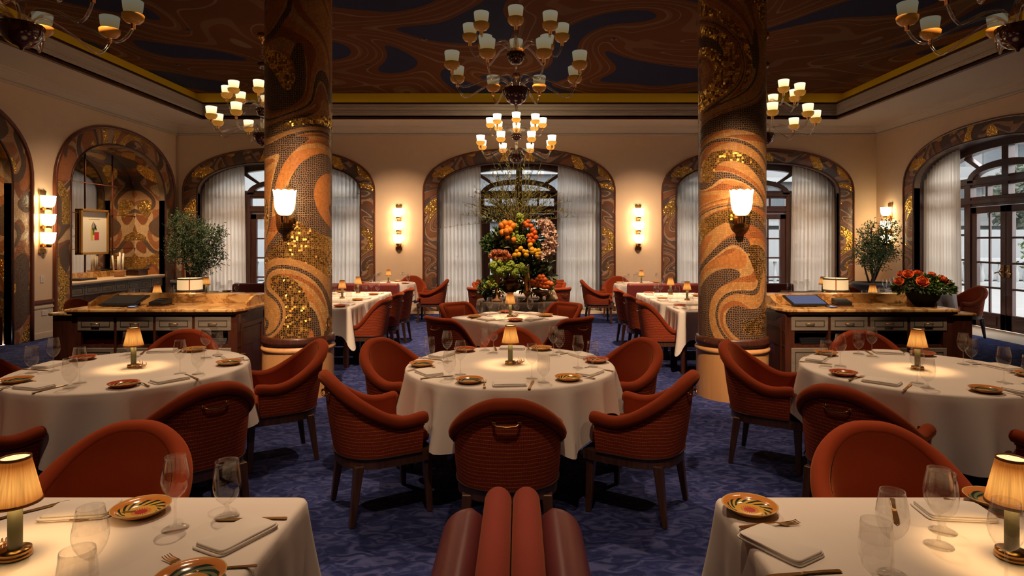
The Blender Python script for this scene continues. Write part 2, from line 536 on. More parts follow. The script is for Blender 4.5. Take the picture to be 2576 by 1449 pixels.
def ceiling_mat():
    t = NT('painted_ceiling')
    o = t.obj()
    p = vortices(t, t.vm('MULTIPLY', o, (1, 1, 0)), [(-1.9, 7.2, 2.2, 1.2), (2.2, 9.0, -2.3, 1.4), (-3.3, 9.9, 2.0, 1.2), (1.9, 5.6, 1.8, 1.2), (-4.2, 5.2, -2.2, 1.4), (4.5, 5.6, 2.1, 1.4), (-0.3, 11.0, -1.9, 1.1), (4.6, 10.0, -2.0, 1.3)])
    nz = t.n('TexNoise', {'Vector': p, 'Scale': 0.55, 'Detail': 0.0, 'Distortion': 0.2}, noise_dimensions='2D').outputs[0]
    br = t.n('TexNoise', {'Vector': o, 'Scale': 0.8, 'Detail': 3.0}).outputs[0]
    base = t.mix(br, (.070, .022, .009), (.115, .036, .013))
    band = t.ramp(nz, [(0, 0.0), (.355, 1.0), (.366, 0.0), (.43, .45), (.465, 0.0), (.545, 1.0), (.553, 0.0), (.60, .45), (.625, 1.0), (.634, 0.0)], True)
    blue = t.ramp(nz, [(0, 1.0), (.29, 0.0), (.685, 1.0)], True)
    c = t.mix(blue, base, (.020, .021, .050))
    c = t.mix(t.math('MULTIPLY', band, 0.5), c, (.20, .14, .075))
    t.principled(Base_Color=c, Roughness=0.8).inputs['Specular IOR Level'].default_value = 0.05
    return t.m
M['ceiling'] = ceiling_mat()

def marble_mat():
    t = NT('yellow_marble')
    o = t.obj()
    n1 = t.n('TexNoise', {'Vector': o, 'Scale': 3.2, 'Detail': 7.0, 'Roughness': 0.6, 'Distortion': 1.3}).outputs[0]
    v = t.math('ABSOLUTE', t.math('SUBTRACT', n1, 0.5))
    c = t.ramp(v, [(0.0, (.24, .105, .03)), (.02, (.40, .20, .065)), (.06, (.56, .33, .12)), (.2, (.64, .42, .17))])
    p = t.principled(Base_Color=c, Roughness=0.2)
    return t.m
M['marble'] = marble_mat()

def plate_mat(name, rim, ring, mid, centre, k=13.0):
    t = NT(name)
    s = t.n('SeparateXYZ', {0: t.obj()})
    r = t.math('SQRT', t.math('ADD', t.math('POWER', s.outputs[0], 2.0), t.math('POWER', s.outputs[1], 2.0)))
    th = t.math('ARCTAN2', s.outputs[1], s.outputs[0])
    c = t.ramp(t.math('MULTIPLY', r, 10.0), [(0, centre), (.17, mid), (.40, ring), (.62, rim), (.80, (.66, .50, .22))], True)
    tri = t.math('FRACT', t.math('MULTIPLY', th, k / (2 * pi)))
    spiral = t.math('SINE', t.math('ADD', t.math('MULTIPLY', tri, 6.28), t.math('MULTIPLY', r, 420.0)))
    inr = t.math('MULTIPLY', t.math('GREATER_THAN', r, 0.043), t.math('LESS_THAN', r, 0.066))
    c = t.mix(t.math('MULTIPLY', inr, t.math('GREATER_THAN', spiral, 0.1)), c, (.025, .045, .035))
    ray = t.math('SINE', t.math('MULTIPLY', th, 22.0))
    inc = t.math('MULTIPLY', t.math('GREATER_THAN', r, 0.017), t.math('LESS_THAN', r, 0.027))
    c = t.mix(t.math('MULTIPLY', inc, t.math('GREATER_THAN', ray, 0.3)), c, centre)
    p = t.principled(Base_Color=c, Roughness=0.15)
    return t.m
M['plateA'] = plate_mat('sun_plate', (.66, .25, .05), (.70, .42, .08), (.74, .40, .07), (.45, .05, .05))
M['plateB'] = plate_mat('green_plate', (.62, .22, .06), (.18, .19, .10), (.60, .28, .07), (.16, .20, .11), 6.0)
M['plateC'] = plate_mat('red_plate', (.48, .07, .04), (.66, .32, .07), (.66, .25, .05), (.45, .10, .05), 9.0)

import itertools
def rv(n, seed, u0, u1, v0, v1):
    r = random.Random(seed); out = []
    for i in range(n):
        out.append((u0 + (u1 - u0) * r.random(), v0 + (v1 - v0) * (i + r.random()) / n, (1 if r.random() > .5 else -1) * (2.0 + 1.6 * r.random()), 0.32 + 0.22 * r.random()))
    return out
COLPAL = ([(.47, .155, .03), (.52, .26, .08), (.28, .075, .018), (.48, .17, .038), (.52, .29, .10), (.31, .085, .02), (.50, .24, .07)], (.030, .028, .028), (.55, .32, .12))
M['mosaic_colL'] = mosaic('mosaic_column_a', rv(6, 3, 1.1, 2.1, 0.6, 4.6), 1.15, 46, (0.3, 0.1), COLPAL, grout=(.36, .18, .065), gl=.285, dk=.505)
M['mosaic_colR'] = mosaic('mosaic_column_b', rv(6, 11, 1.1, 2.1, 0.6, 4.6), 1.15, 46, (4.7, 2.2), COLPAL, grout=(.36, .18, .065), gl=.285, dk=.505)
ARCHPAL = ([(.22, .085, .045), (.46, .29, .19), (.07, .06, .075), (.42, .24, .14), PLUM, (.27, .10, .05)], (.040, .040, .055), (.50, .34, .23))
M['mosaic_arch'] = mosaic('mosaic_arch', rv(4, 5, -2.1, -1.8, 0.4, 3.0) + rv(4, 6, 1.8, 2.1, 0.4, 3.0), 1.75, 60, (1.3, 0.4), ARCHPAL, grout=(.26, .15, .09), gl=.27)
M['mosaic_niche'] = mosaic('mosaic_niche', rv(6, 15, 0.1, 0.6, 0.4, 3.4), 1.5, 60, (3.3, 5.4), ([TERRA, PEACH, (.30, .10, .04), CREAM, RUST, TERRA], (.045, .035, .035), PEACH), grout=(.26, .14, .07), gl=.29)
# ------------------------------------------------------------------ room
YB, XL, XR, YN = 13.9, -7.85, 8.18, -2.6       # far wall, left wall, right wall, wall behind the camera
ZS, ZC = 4.20, 4.80                             # soffit and ceiling heights
TX0, TX1, TY0, TY1 = -6.70, 6.72, -1.4, 12.85   # tray opening

def arch_curve(hw, z0, zs, zt, n=2.3, N=36):
    """from the left foot over the top to the right foot, in x,z"""
    pts = [(-hw, z0 + (zs - z0) * i / 6) for i in range(6)]
    for i in range(N + 1):
        a = pi - pi * i / N
        c, s_ = cos(a), sin(a)
        pts.append((hw * math.copysign(abs(c) ** (2 / n), c), zs + (zt - zs) * abs(s_) ** (2 / n)))
    pts += [(hw, zs + (z0 - zs) * (i + 1) / 6) for i in range(6)]
    return pts

def wall(name, length0, length1, z1, arches, mat, place, thick=0.12):
    """wall in local x,z with arched openings down to the floor; y goes outward"""
    poly = [(length0, 0)]
    for c, hw, zs, zt in sorted(arches):
        poly += [(c + x, z) for x, z in arch_curve(hw, 0, zs, zt)]
    poly += [(length1, 0), (length1, z1), (length0, z1)]
    mb = MB().slab(poly, 0, thick)
    o = mb.build(name, mat); o.matrix_world = place
    return struct(o)

BACK = Matrix.Translation((0, YB, 0))
RIGHT = Matrix.Translation((XR, 0, 0)) @ Matrix.Rotation(-pi / 2, 4, 'Z')     # local x = -Y
LEFT = Matrix.Translation((XL, 0, 0)) @ Matrix.Rotation(pi / 2, 4, 'Z')       # local x = +Y
IN = (1.87, 2.70, 3.41); OUT = (2.19, 2.72, 3.71)
ARX = (-5.50, 0.0, 5.46)
wall('wall_back', XL - 0.12, XR + 0.12, ZS + 0.2, [(x,) + IN for x in ARX], M['plaster'], BACK)
wall('wall_right', -YB, -YN, ZS + 0.2, [(-10.7,) + IN], M['plaster'], RIGHT)
NI = (1.42, 2.50, 3.48); NO_ = (1.78, 2.55, 3.80)
wall('wall_left', YN, YB, ZS + 0.2, [(12.02,) + NI, (7.97,) + NI], M['plaster'], LEFT)
wall('wall_front', XL - 0.12, XR + 0.12, ZS + 0.2, [], M['plaster'], Matrix.Translation((0, YN - 0.12, 0)))

o = MB().box(XL - .1, XR + .1, YN - .1, 13.36, -0.1, 0).build('floor', M['carpet']); struct(o)
# threshold stones along the far and the right wall
o = MB().box(XL, XR, 13.36, 14.5, -0.1, 0.004).build('trim_1', M['stone']); struct(o)
o = MB().box(7.75, XR + .5, 8.3, 13.36, -0.05, 0.004).build('trim_2', M['stone']); struct(o)

# ceiling tray: soffit ring, fascia with dark trims, gold cove, painted field
def ring(mb, x0, x1, y0, y1, X0, X1, Y0, Y1, z0, z1):
    mb.box(X0, X1, y1, Y1, z0, z1); mb.box(X0, X1, Y0, y0, z0, z1)
    mb.box(X0, x0, y0, y1, z0, z1); mb.box(x1, X1, y0, y1, z0, z1)
    return mb
T = (TX0, TX1, TY0, TY1)
def grow(d): return (TX0 - d, TX1 + d, TY0 - d, TY1 + d)
o = ring(MB(), *T, XL, XR, YN, YB, ZS, ZS + 0.06).build('ceiling_soffit', M['soffit']); struct(o)
o = ring(MB(), *T, *grow(0.05), ZS + 0.035, ZS + 0.30).build('trim_3', M['soffit']); struct(o)
o = ring(MB(), *grow(-0.02), *grow(0.05), ZS - 0.012, ZS + 0.03).build('trim_4', M['mahog']); struct(o)
mb = MB()
for k, (d, z) in enumerate(((0.012, .10), (0.02, .13), (0.012, .22))):
    ring(mb, *grow(-d), *T, ZS + z, ZS + z + 0.022)
o = mb.build('trim_5', M['soffit']); struct(o)
o = ring(MB(), *grow(-0.03), *grow(0.05), ZS + 0.30, ZS + 0.335).build('trim_6', M['mahog']); struct(o)
o = ring(MB(), *grow(0.28), *grow(0.36), ZS + 0.30, ZC + 0.05).build('trim_7', M['cove']); struct(o)
o = MB().box(TX0 - .4, TX1 + .4, TY0 - .4, TY1 + .4, ZC, ZC + 0.08).build('ceiling', M['ceiling']); struct(o)
o = ring(MB(), *grow(0.05), *grow(0.30), ZS + 0.295, ZS + 0.305).build('trim_8', M['soffit']); struct(o)
o = ring(MB(), *grow(0.10), *grow(0.125), ZS + 0.31, ZS + 0.322).build('cove_strip_light', M['strip'])
tag(o, 'warm strip of light hidden in the gold cove round the painted ceiling', 'light strip')

# crown moulding: stepped profile swept round the four walls
def crown(name, a, b, nrm):
    a, b, n_ = Vector(a), Vector(b), Vector(nrm)
    prof = [(0, 4.02), (.03, 4.02), (.035, 4.05), (.02, 4.06), (.05, 4.09), (.10, 4.14), (.16, 4.165), (.17, 4.18), (.22, 4.185), (.23, 4.2), (0, 4.2)]
    mb = MB()
    t = (b - a).normalized()
    def fn(u, v):
        k = min(len(prof) - 1, int(round(v * (len(prof) - 1)))); d, z = prof[k]
        p = a + n_ * d + (b - a) * u
        # mitre the ends
        p = a + n_ * d + t * (d + ((b - a).length - 2 * d) * u)
        return (p.x, p.y, z)
    mb.grid(fn, 1, len(prof) - 1, sm=False)
    return struct(mb.build(name, M['soffit']))
crown('trim_9', (XL, YB, 0), (XR, YB, 0), (0, -1, 0))
crown('trim_10', (XL, YN, 0), (XL, YB, 0), (1, 0, 0))
crown('trim_11', (XR, YN, 0), (XR, YB, 0), (-1, 0, 0))

# dado, chair rail and skirting on the pieces of wall between the arches
def dado(idx, place, x0, x1):
    r = MB().box(x0, x1, -0.035, 0, 0.575, 0.635); r.box(x0, x1, -.02, 0, .555, .575)
    o = r.build('trim_%d' % idx, M['trimwood'], bevel=0.006); o.matrix_world = place; struct(o)
    p = MB().box(x0, x1, -0.012, 0, 0.0, 0.555); p.box(x0, x1, -0.028, 0, .50, .53)
    o = p.build('trim_%d' % (idx + 1), M['dado']); o.matrix_world = place; struct(o)
    s_ = MB().box(x0, x1, -0.03, 0, 0.0, 0.10)
    o = s_.build('baseboard_%d' % idx, M['dado'], bevel=0.005); o.matrix_world = place; struct(o)
ow = OUT[0] + 0.02
xs = [XL] + sum([[c - ow, c + ow] for c in ARX], []) + [XR]
n_ = 20
for i in range(0, 8, 2):
    dado(n_, BACK, xs[i], xs[i + 1]); n_ += 2
dado(n_, RIGHT, -YB, -10.7 - ow); n_ += 2
dado(n_, RIGHT, -10.7 + ow, -YN); n_ += 2
nw = NO_[0] + 0.02
dado(n_, LEFT, 12.02 + nw, YB); n_ += 2
dado(n_, LEFT, 7.97 + nw, 12.02 - nw); n_ += 2
dado(n_, LEFT, YN, 7.97 - nw); n_ += 2

# arch surrounds: mosaic band between two wood mouldings, wood-lined reveal
def surround(idx, place, c, inn, out, mat, deep, revmat, tr=0.022):
    A = [(c + x, z) for x, z in arch_curve(out[0], 0, out[1], out[2])]
    B = [(c + x, z) for x, z in arch_curve(inn[0], 0, inn[1], inn[2])]
    n = len(A)
    def fn(u, v):
        i = min(n - 1, int(round(v * (n - 1))))
        x = A[i][0] * (1 - u) + B[i][0] * u; z = A[i][1] * (1 - u) + B[i][1] * u
        return (x, -0.016 - 0.014 * sin(pi * u), z, x - c, z)
    obs = [MB().grid(fn, 5, n - 1).build('trim_%d' % idx, mat)]
    obs.append(MB().tube([(x, -0.02, z) for x, z in A], tr, 10).build('trim_%d' % (idx + 1), M['trimwood']))
    obs.append(MB().tube([(x, -0.02, z) for x, z in B], 0.018, 8).build('trim_%d' % (idx + 2), M['mahog']))
    def rv_(u, v):
        i = min(n - 1, int(round(v * (n - 1))))
        s_ = sum(hypot(B[k][0] - B[k - 1][0], B[k][1] - B[k - 1][1]) for k in range(1, i + 1))
        return (B[i][0], -0.01 + deep * u, B[i][1], deep * u, s_)
    obs.append(MB().grid(rv_, 4, n - 1).build('trim_%d' % (idx + 3), revmat))
    for o in obs:
        o.matrix_world = place; struct(o)
for k, x in enumerate(ARX):
    surround(50 + 4 * k, BACK, x, IN, OUT, M['mosaic_arch'], 0.42, M['frame'])
surround(62, RIGHT, -10.7, IN, OUT, M['mosaic_arch'], 0.42, M['frame'])
surround(66, LEFT, 12.02, NI, NO_, M['mosaic_niche'], 0.68, M['mosaic_niche'], 0.035)
surround(70, LEFT, 7.97, NI, NO_, M['mosaic_niche'], 0.68, M['mosaic_niche'], 0.035)

# ------------------------------------------------------------------ window doors
def window_unit(name, c, place):
    w0 = 0.40; w1 = 0.50
    root = bpy.data.objects.new(name, None); COL.objects.link(root)
    root.matrix_world = place @ Matrix.Translation((c, 0, 0)); struct(root)
    A = arch_curve(1.875, 0, 2.70, 3.42); B = arch_curve(1.76, 0, 2.62, 3.29)
    f = MB().band(A, B, w0 - .03, w1 + .03)
    f.box(-1.8, 1.8, w0, w1, 2.61, 2.79); f.box(-1.8, 1.8, w0 - .03, w0 + .02, 2.66, 2.75)
    f.box(-1.8, 1.8, w0, w1, 2.25, 2.43); f.box(-1.8, 1.8, w0 - .03, w0 + .02, 2.30, 2.37)
    f.box(-.075, .075, w0 - .02, w1, 2.43, 3.34)
    for s_ in (-1, 1):
        x0, x1 = sorted((s_ * .82, s_ * .98))
        f.box(x0, x1, w0 - .02, w1, 0, 2.79)
        x0, x1 = sorted((s_ * .42, s_ * .47)); f.box(x0, x1, w0, w1, 2.43, 2.61)
        f.slab([(s_ * .60, 2.98), (s_ * .66, 2.94), (s_ * 1.02, 3.17), (s_ * .96, 3.23)], w0, w1)
        f.box(*sorted((s_ * 1.36, s_ * 1.40)), w0, w1, 0.2, 2.25)
        for z in (.28, .76, 1.24, 1.72):
            f.box(*sorted((s_ * .98, s_ * 1.8)), w0, w1, z - .02, z + .02)
        f.box(*sorted((s_ * .98, s_ * 1.8)), w0, w1, 0, .26)
    a1 = arch_curve(.90, 2.70, 2.72, 3.06, 2.1); b1 = arch_curve(.74, 2.70, 2.76, 2.935, 2.1)
    f.band(a1, b1, w0 - .03, w1)
    f.build('frame', M['frame'], root, bevel=0.008, seg=1)
    g = MB().slab([(x, z) for x, z in arch_curve(1.80, 2.3, 2.66, 3.33)], w1 - .03, w1 - .024)
    g.box(-1.8, -.98, w1 - .03, w1 - .024, .2, 2.3); g.box(.98, 1.8, w1 - .03, w1 - .024, .2, 2.3)
    g.build('glass_pane', M['pane'], root)
    for s_ in (-1, 1):
        d = MB()
        def X(a, b): return sorted((s_ * a, s_ * b))
        d.box(*X(.005, .13), w0, w1 - .02, .02, 2.24); d.box(*X(.69, .82), w0, w1 - .02, .02, 2.24)
        d.box(*X(.005, .82), w0, w1 - .02, 2.12, 2.24); d.box(*X(.005, .82), w0, w1 - .02, .02, .30)
        d.box(*X(.20, .62), w0 - .015, w0, .07, .25)
        d.box(*X(.39, .43), w0 + .02, w1 - .04, .3, 2.12)
        for k in (1, 2, 3):
            z = .30 + 1.82 * k / 4; d.box(*X(.1, .7), w0 + .02, w1 - .04, z - .018, z + .018)
        o = d.build('door_leaf', M['frame'], root, bevel=0.008, seg=1)
        MB().box(*X(.12, .70), w1 - .06, w1 - .054, .29, 2.13).build('glass_pane', M['pane'], o)
        h = MB().box(*X(.03, .10), w0 - .012, w0, .96, 1.18)
        h.tube([(s_ * .065, w0 - .01, 1.06), (s_ * .065, w0 - .06, 1.06), (s_ * .17, w0 - .065, 1.03)], .012, 8)
        h.tube([(s_ * .065, w0 - .02, 1.15), (s_ * .09, w0 - .06, 1.05), (s_ * .065, w0 - .02, .94)], .008, 6)
        h.build('handle', M['bronze'], o)
    return root
for k, x in enumerate(ARX):
    window_unit('window_%d' % (k + 1), x, BACK)
window_unit('window_4', -10.7, RIGHT)

# sheer curtains
def curtain(place, c, s_, label):
    x0, x1 = s_ * .90, s_ * 1.90
    rr = random.Random(int(c * 10) + (5 if s_ > 0 else 0))
    ph = [rr.random() * 6 for _ in range(4)]
    def fn(u, v):
        x = x0 + (x1 - x0) * u
        z = 0.02 + 3.46 * v
        fold = .028 * sin(11 * 2 * pi * u + ph[0] + .5 * sin(5 * u + ph[1])) + .012 * sin(23 * 2 * pi * u + ph[2])
        flare = (1 - v) * .06
        return (x - s_ * flare * (1 - u) * .8, .22 + fold * (1.15 - .3 * v), z, u, v)
    o = MB().grid(fn, 150, 8).build('curtain', M['curtain'])
    o.matrix_world = place @ Matrix.Translation((c, 0, 0))
    tag(o, label, 'curtain', None)
for x, nm in zip(ARX, ('left-hand', 'middle', 'right-hand')):
    curtain(BACK, x, -1, 'sheer white curtain on the left of the %s arched window in the far wall' % nm)
    curtain(BACK, x, 1, 'sheer white curtain on the right of the %s arched window in the far wall' % nm)
curtain(RIGHT, -10.7, -1, 'sheer pale curtain beside the dark door in the right wall')
curtain(RIGHT, -10.7, 1, 'sheer curtain at the near side of the right wall door, beyond the frame')

# niches in the left wall: mirror at the back, counter with drawers
o = MB().box(10.5, 13.5, .66, .70, 0, 3.6).build('wall_niche_back', M['mirror']); o.matrix_world = LEFT; struct(o)
mb = MB()
for y in (11.1, 11.9, 12.7): mb.box(y - .006, y + .006, .645, .662, .9, 3.5)
for z in (1.45, 2.15, 2.75): mb.box(10.6, 13.45, .645, .662, z - .006, z + .006)
o = mb.build('trim_74', M['mahog']); o.matrix_world = LEFT; struct(o)
o = MB().box(6.5, 9.5, .66, .70, 0, 3.6).build('wall_niche_near', M['mosaic_niche']); o.matrix_world = LEFT; struct(o)

# ------------------------------------------------------------------ columns
def column(x, y, mat, label):
    r = thing('column', label, 'column', (x, y, 0))
    R = .337
    MB().grid(lambda u, v: (R * cos(2 * pi * u + pi / 2), R * sin(2 * pi * u + pi / 2), .60 + (ZC - .58) * v, 2 * pi * R * u + 0.5, .6 + 4.2 * v), 64, 12).build('mosaic_shaft', mat, r)
    MB().lathe([(R + .008, .54), (R + .03, .545), (R + .034, .58), (R + .022, .60), (R + .024, .615), (R, .625)], 64).build('wood_ring', M['mahog'], r)
    p = MB().lathe([(R + .022, 0), (R + .022, .47)], 72, rf=lambda a, i: 1 - .004 * (int(a / (2 * pi) * 72 + .5) % 2))
    p.lathe([(R + .022, .47), (R + .036, .485), (R + .036, .505), (R + .022, .52), (R + .012, .54), (R, .545)], 64)
    p.build('plinth', M['oak'], r)
    return r
CL = (-2.33, 6.42); CR = (2.22, 6.34)
column(*CL, M['mosaic_colL'], 'round gold and terracotta mosaic column left of the central aisle')
column(*CR, M['mosaic_colR'], 'round gold and terracotta mosaic column right of the central aisle')

# ------------------------------------------------------------------ wall lights
def cupprof(r, h):
    return [(r * .30, -h * .5), (r * .62, -h * .44), (r * .86, -h * .26), (r * .97, 0), (r, h * .3), (r * 1.05, h * .5)]
triple = Proto('wall_sconce', 'wall light')
mb = MB(); mb.box(-.05, .05, -.02, 0, -.48, .48)
back = triple.part('backplate', mb, M['brass'], bevel=.004)
for k, z in enumerate((-.30, 0, .30)):
    g = MB().lathe(cupprof(.105, .19), 20, rf=lambda a, i: 1 + .025 * cos(10 * a), capb=True)
    triple.part('glass_shade', g, M['sconce'], m=Matrix.Translation((0, -.115, z + .03)))
    b = MB().lathe([(.02, -.15), (.045, -.145), (.05, -.10), (.035, -.075)], 14, capb=True, capt=True)
    b.box(-.02, .02, .0, .11, -.14, -.10)
    triple.part('bracket', b, M['brass'], m=Matrix.Translation((0, -.115, z + .03)))
fin = MB()
for s_, z in ((1, .44), (-1, -.44)):
    fin.slab([(-.06, z), (.06, z), (.075, z + s_ * .07), (.03, z + s_ * .09), (0, z + s_ * .06), (-.03, z + s_ * .09), (-.075, z + s_ * .07)], -.03, -.01)
triple.part('finial', fin, M['bronze'])
zc = 1.6 - (572 - PY) / F * YB
for k, px in enumerate((1004, 1605)):
    triple.put('triple brass wall sconce between the %s arches of the far wall' % ('left and middle', 'middle and right')[k], ((px - PX) / F * YB, YB, zc))
triple.put('triple brass wall sconce with lit cups on the left wall beside the niche', (XL, 9.97, zc), pi / 2)
triple.put('triple brass wall sconce on the right wall behind the small potted tree', (XR, 13.35, zc), -pi / 2)

tulip = Proto('column_sconce', 'wall light')
g = MB().lathe([(.03, -.125), (.062, -.11), (.088, -.065), (.098, -.005), (.100, .06), (.108, .115), (.110, .125)], 40, capb=True,
               rf=lambda a, i: 1 + .03 * abs(cos(5 * a)) * (i / 6))
for i in range(len(g.v) - 40 - 0, len(g.v)):
    x, y, z = g.v[i]; a = atan2(y, x); g.v[i] = (x, y, z - .014 + .018 * abs(cos(5 * a)))
tulip.part('glass_shade', g, M['sconcecol'], m=Matrix.Translation((0, -.14, 0)))
b = MB().lathe([(.035, -.20), (.038, -.19), (.038, -.135), (.045, -.125)], 20, capb=True, capt=True)
b.tube([(0, 0, -.17), (0, .14, -.17)], .018, 8)
tulip.part('socket', b, M['brass'], m=Matrix.Translation((0, -.14, 0)))
b = MB()
for z, s_ in ((-.20, -1), (.13, 1)):
    for k in range(-4, 5):
        b.tube([(k * .008, -.02, z), (k * .018, -.03, z + s_ * (.05 - .002 * k * k))], [.008, .003], 6)
b.box(-.05, .05, -.03, .0, -.24, -.14)
tulip.part('leaf_backplate', b, M['bronze'], bevel=.003)
for (cx, cyy), px, nm in ((CL, 717, 'left'), (CR, 1865, 'right')):
    a = 0.0
    for _ in range(20):   # angle at which the shade stands at its pixel column
        rr = .337 + .13
        X, Y = cx + rr * sin(a), cyy - rr * cos(a)
        a += ((px - PX) / F * Y - X) / rr
    z = 1.6 - (511 - PY) / F * (cyy - .44)
    tulip.put('lit white tulip glass sconce on the %s mosaic column' % nm, (cx + .337 * sin(a), cyy - .337 * cos(a), z), a)

# ------------------------------------------------------------------ chandeliers
def chandelier_proto(level):
    P = Proto('chandelier', 'chandelier')
    S, C = M['shade_' + level], M['cup_' + level]
    z0 = 0.0                               # local z: bottom of the lower bowl = 0
    P.part('lower_bowl', MB().lathe([(.012, -.02), (.02, 0), (.06, .012), (.105, .045), (.135, .10), (.145, .16), (.14, .175), (.115, .165)], 28, capb=True, rf=lambda a, i: 1 + .02 * cos(16 * a) * (i > 4)), M['bowlglass'])
    P.part('upper_bowl', MB().lathe([(.03, .44), (.06, .45), (.092, .49), (.105, .545), (.10, .56), (.08, .555)], 24, capb=True), M['bowlglass'])
    rod = MB().lathe([(.018, .16), (.03, .22), (.018, .27), (.03, .33), (.02, .38), (.035, .41), (.018, .44)], 14)
    rod.lathe([(.018, .55), (.034, .64), (.02, .74), (.034, .83), (.016, .90), (.03, .95), (.016, .99), (.034, 1.08), (.018, 1.18)], 14)
    P.part('glass_stem', rod, M['armglass'])
    P.part('canopy', MB().lathe([(.012, 1.56), (.014, 1.60), (.055, 1.64), (.065, 1.66), (.065, 1.715)], 20, capb=True, capt=True), M['brass'])
    ch = MB().lathe([(.02, 1.16), (.06, 1.20), (.075, 1.25), (.05, 1.27), (.02, 1.28)], 18)
    P.part('rosette', ch, M['bowlglass'])
    ch = MB()
    for k in range(12):
        ch.ball((0, 0, 1.29 + k * .024), .014, 8, 6)
    P.part('chain', ch, M['bronze'])
    def arm(r, zroot, zend, dip):
        pts = []
        for i in range(17):
            t = i / 16
            if t < .25:
                q = t / .25; x = .05 + .12 * q; z = zroot + .09 * sin(q * pi * .5)
            else:
                q = (t - .25) / .75
                x = .17 + (r - .17) * (sin(q * pi / 2) ** 1.0)
                z = zroot + .09 - (dip + .09) * smooth(0, .62, q) + (zend - zroot + dip) * smooth(.55, 1, q)
            pts.append((x, 0, z))
        return pts
    for tier, (n, r, zroot, zend, dip, a0) in enumerate(((8, .72, .19, .27, .06, pi / 8), (8, .50, .57, .65, .05, 0))):
        am = MB().tube(arm(r, zroot, zend, dip), .012, 8).mesh('arm', M['armglass'])
        sk = MB().lathe([(.014, -.03), (.018, -.028), (.018, .012), (.025, .016)], 10, (0, 0, 0)).mesh('socket', M['brass'])
        cp = MB().lathe([(.022, .012), (.055, .022), (.078, .05), (.083, .085), (.079, .09), (.07, .06)], 20, rf=lambda a, i: 1 + .015 * cos(20 * a)).mesh('amber_cup', C)
        sh = MB().lathe([(.035, -.055), (.062, -.02), (.072, .03), (.079, .095), (.077, .10)], 16).mesh('opal_shade', S)
        for k in range(n):
            R_ = Matrix.Rotation(a0 + 2 * pi * k / n, 4, 'Z')
            i = P.part('arm', None, None, m=R_, me=am)
            P.part('socket', None, None, i, m=Matrix.Translation((r, 0, zend + .02)), me=sk)
            P.part('amber_cup', None, None, i, m=Matrix.Translation((r, 0, zend + .02)), me=cp)
            P.part('opal_shade', None, None, i, m=Matrix.Translation((r, 0, zend + .12)), me=sh)
    return P
ZCH = 3.085
pf, ps, pn, pc = (chandelier_proto(k) for k in ('far', 'side', 'front', 'corner'))
pn.put('two-tier glass chandelier with amber cups, large one above the central aisle', ((1298 - PX) / F * 6.6, 6.6, ZCH), rz=pi / 2)
pf.put('two-tier glass chandelier hanging in front of the middle arch, above the fruit display', ((1299 - PX) / F * 11.6, 11.6, ZCH), rz=pi / 2)
ps.put('two-tier glass chandelier half hidden behind the left mosaic column', ((660 - PX) / F * 9.36, 9.36, ZCH), rz=.3)
ps.put('two-tier glass chandelier beside the right mosaic column', ((1924 - PX) / F * 9.36, 9.36, ZCH), rz=.15)
pc.put('chandelier cut off by the top left corner of the picture', ((55 - PX) / F * 4.65, 4.65, ZCH), rz=.1)
pc.put('chandelier cut off by the top right corner of the picture', ((2560 - PX) / F * 4.69, 4.69, ZCH), rz=pi - .1)

# recessed pin spots in the painted ceiling
spot = Proto('ceiling_spotlight', 'spotlight')
spot.part('trim_ring', MB().lathe([(.032, -.004), (.045, -.008), (.045, .0)], 20), M['black'])
def pin(x, y, tx, ty, tz, power, size, label, col=(1, .67, .41), z=ZC, blend=.8):
    r = spot.put(label, (x, y, z - .001))
    o = lamp_light(r, (0, 0, -.02), power * L_PIN, col, .05, 'SPOT', 'lamp')
    o.data.spot_size = radians(size); o.data.spot_blend = blend
    d = Vector((tx, ty, tz)) - Vector((x, y, z - .02))
    o.rotation_euler = d.to_track_quat('-Z', 'Y').to_euler()
# ------------------------------------------------------------------ chairs
def chair_path(a, b, yf, y0, n, N=48):
    raw = [(a, yf + (y0 - yf) * i / 12) for i in range(12)]
    for i in range(97):
        t = pi * i / 96
        c, s_ = cos(t), sin(t)
        raw.append((a * math.copysign(abs(c) ** (2 / n), c), y0 - (y0 + b) * abs(s_) ** (2 / n)))
    raw += [(-a, y0 + (yf - y0) * (i + 1) / 12) for i in range(12)]
    L = [0]
    for i in range(1, len(raw)): L.append(L[-1] + hypot(raw[i][0] - raw[i - 1][0], raw[i][1] - raw[i - 1][1]))
    out = []; j = 0
    for i in range(N + 1):
        d = L[-1] * i / N
        while j < len(L) - 2 and L[j + 1] < d: j += 1
        q = (d - L[j]) / max(1e-9, L[j + 1] - L[j])
        x = raw[j][0] + (raw[j + 1][0] - raw[j][0]) * q; y = raw[j][1] + (raw[j + 1][1] - raw[j][1]) * q
        out.append((x, y, 2 * i / N - 1, d))
    res = []
    for i, (x, y, s_, d) in enumerate(out):
        p, q = out[max(0, i - 1)], out[min(N, i + 1)]
        tx, ty = q[0] - p[0], q[1] - p[1]; l = hypot(tx, ty)
        res.append((x, y, s_, d, ty / l * -1, tx / l))     # inward normal guess fixed below
    fixed = []
    for x, y, s_, d, nx, ny in res:
        if nx * (0 - x) + ny * (yf * .3 - y) < 0: nx, ny = -nx, -ny
        fixed.append((x, y, s_, d, nx, ny))
    return fixed

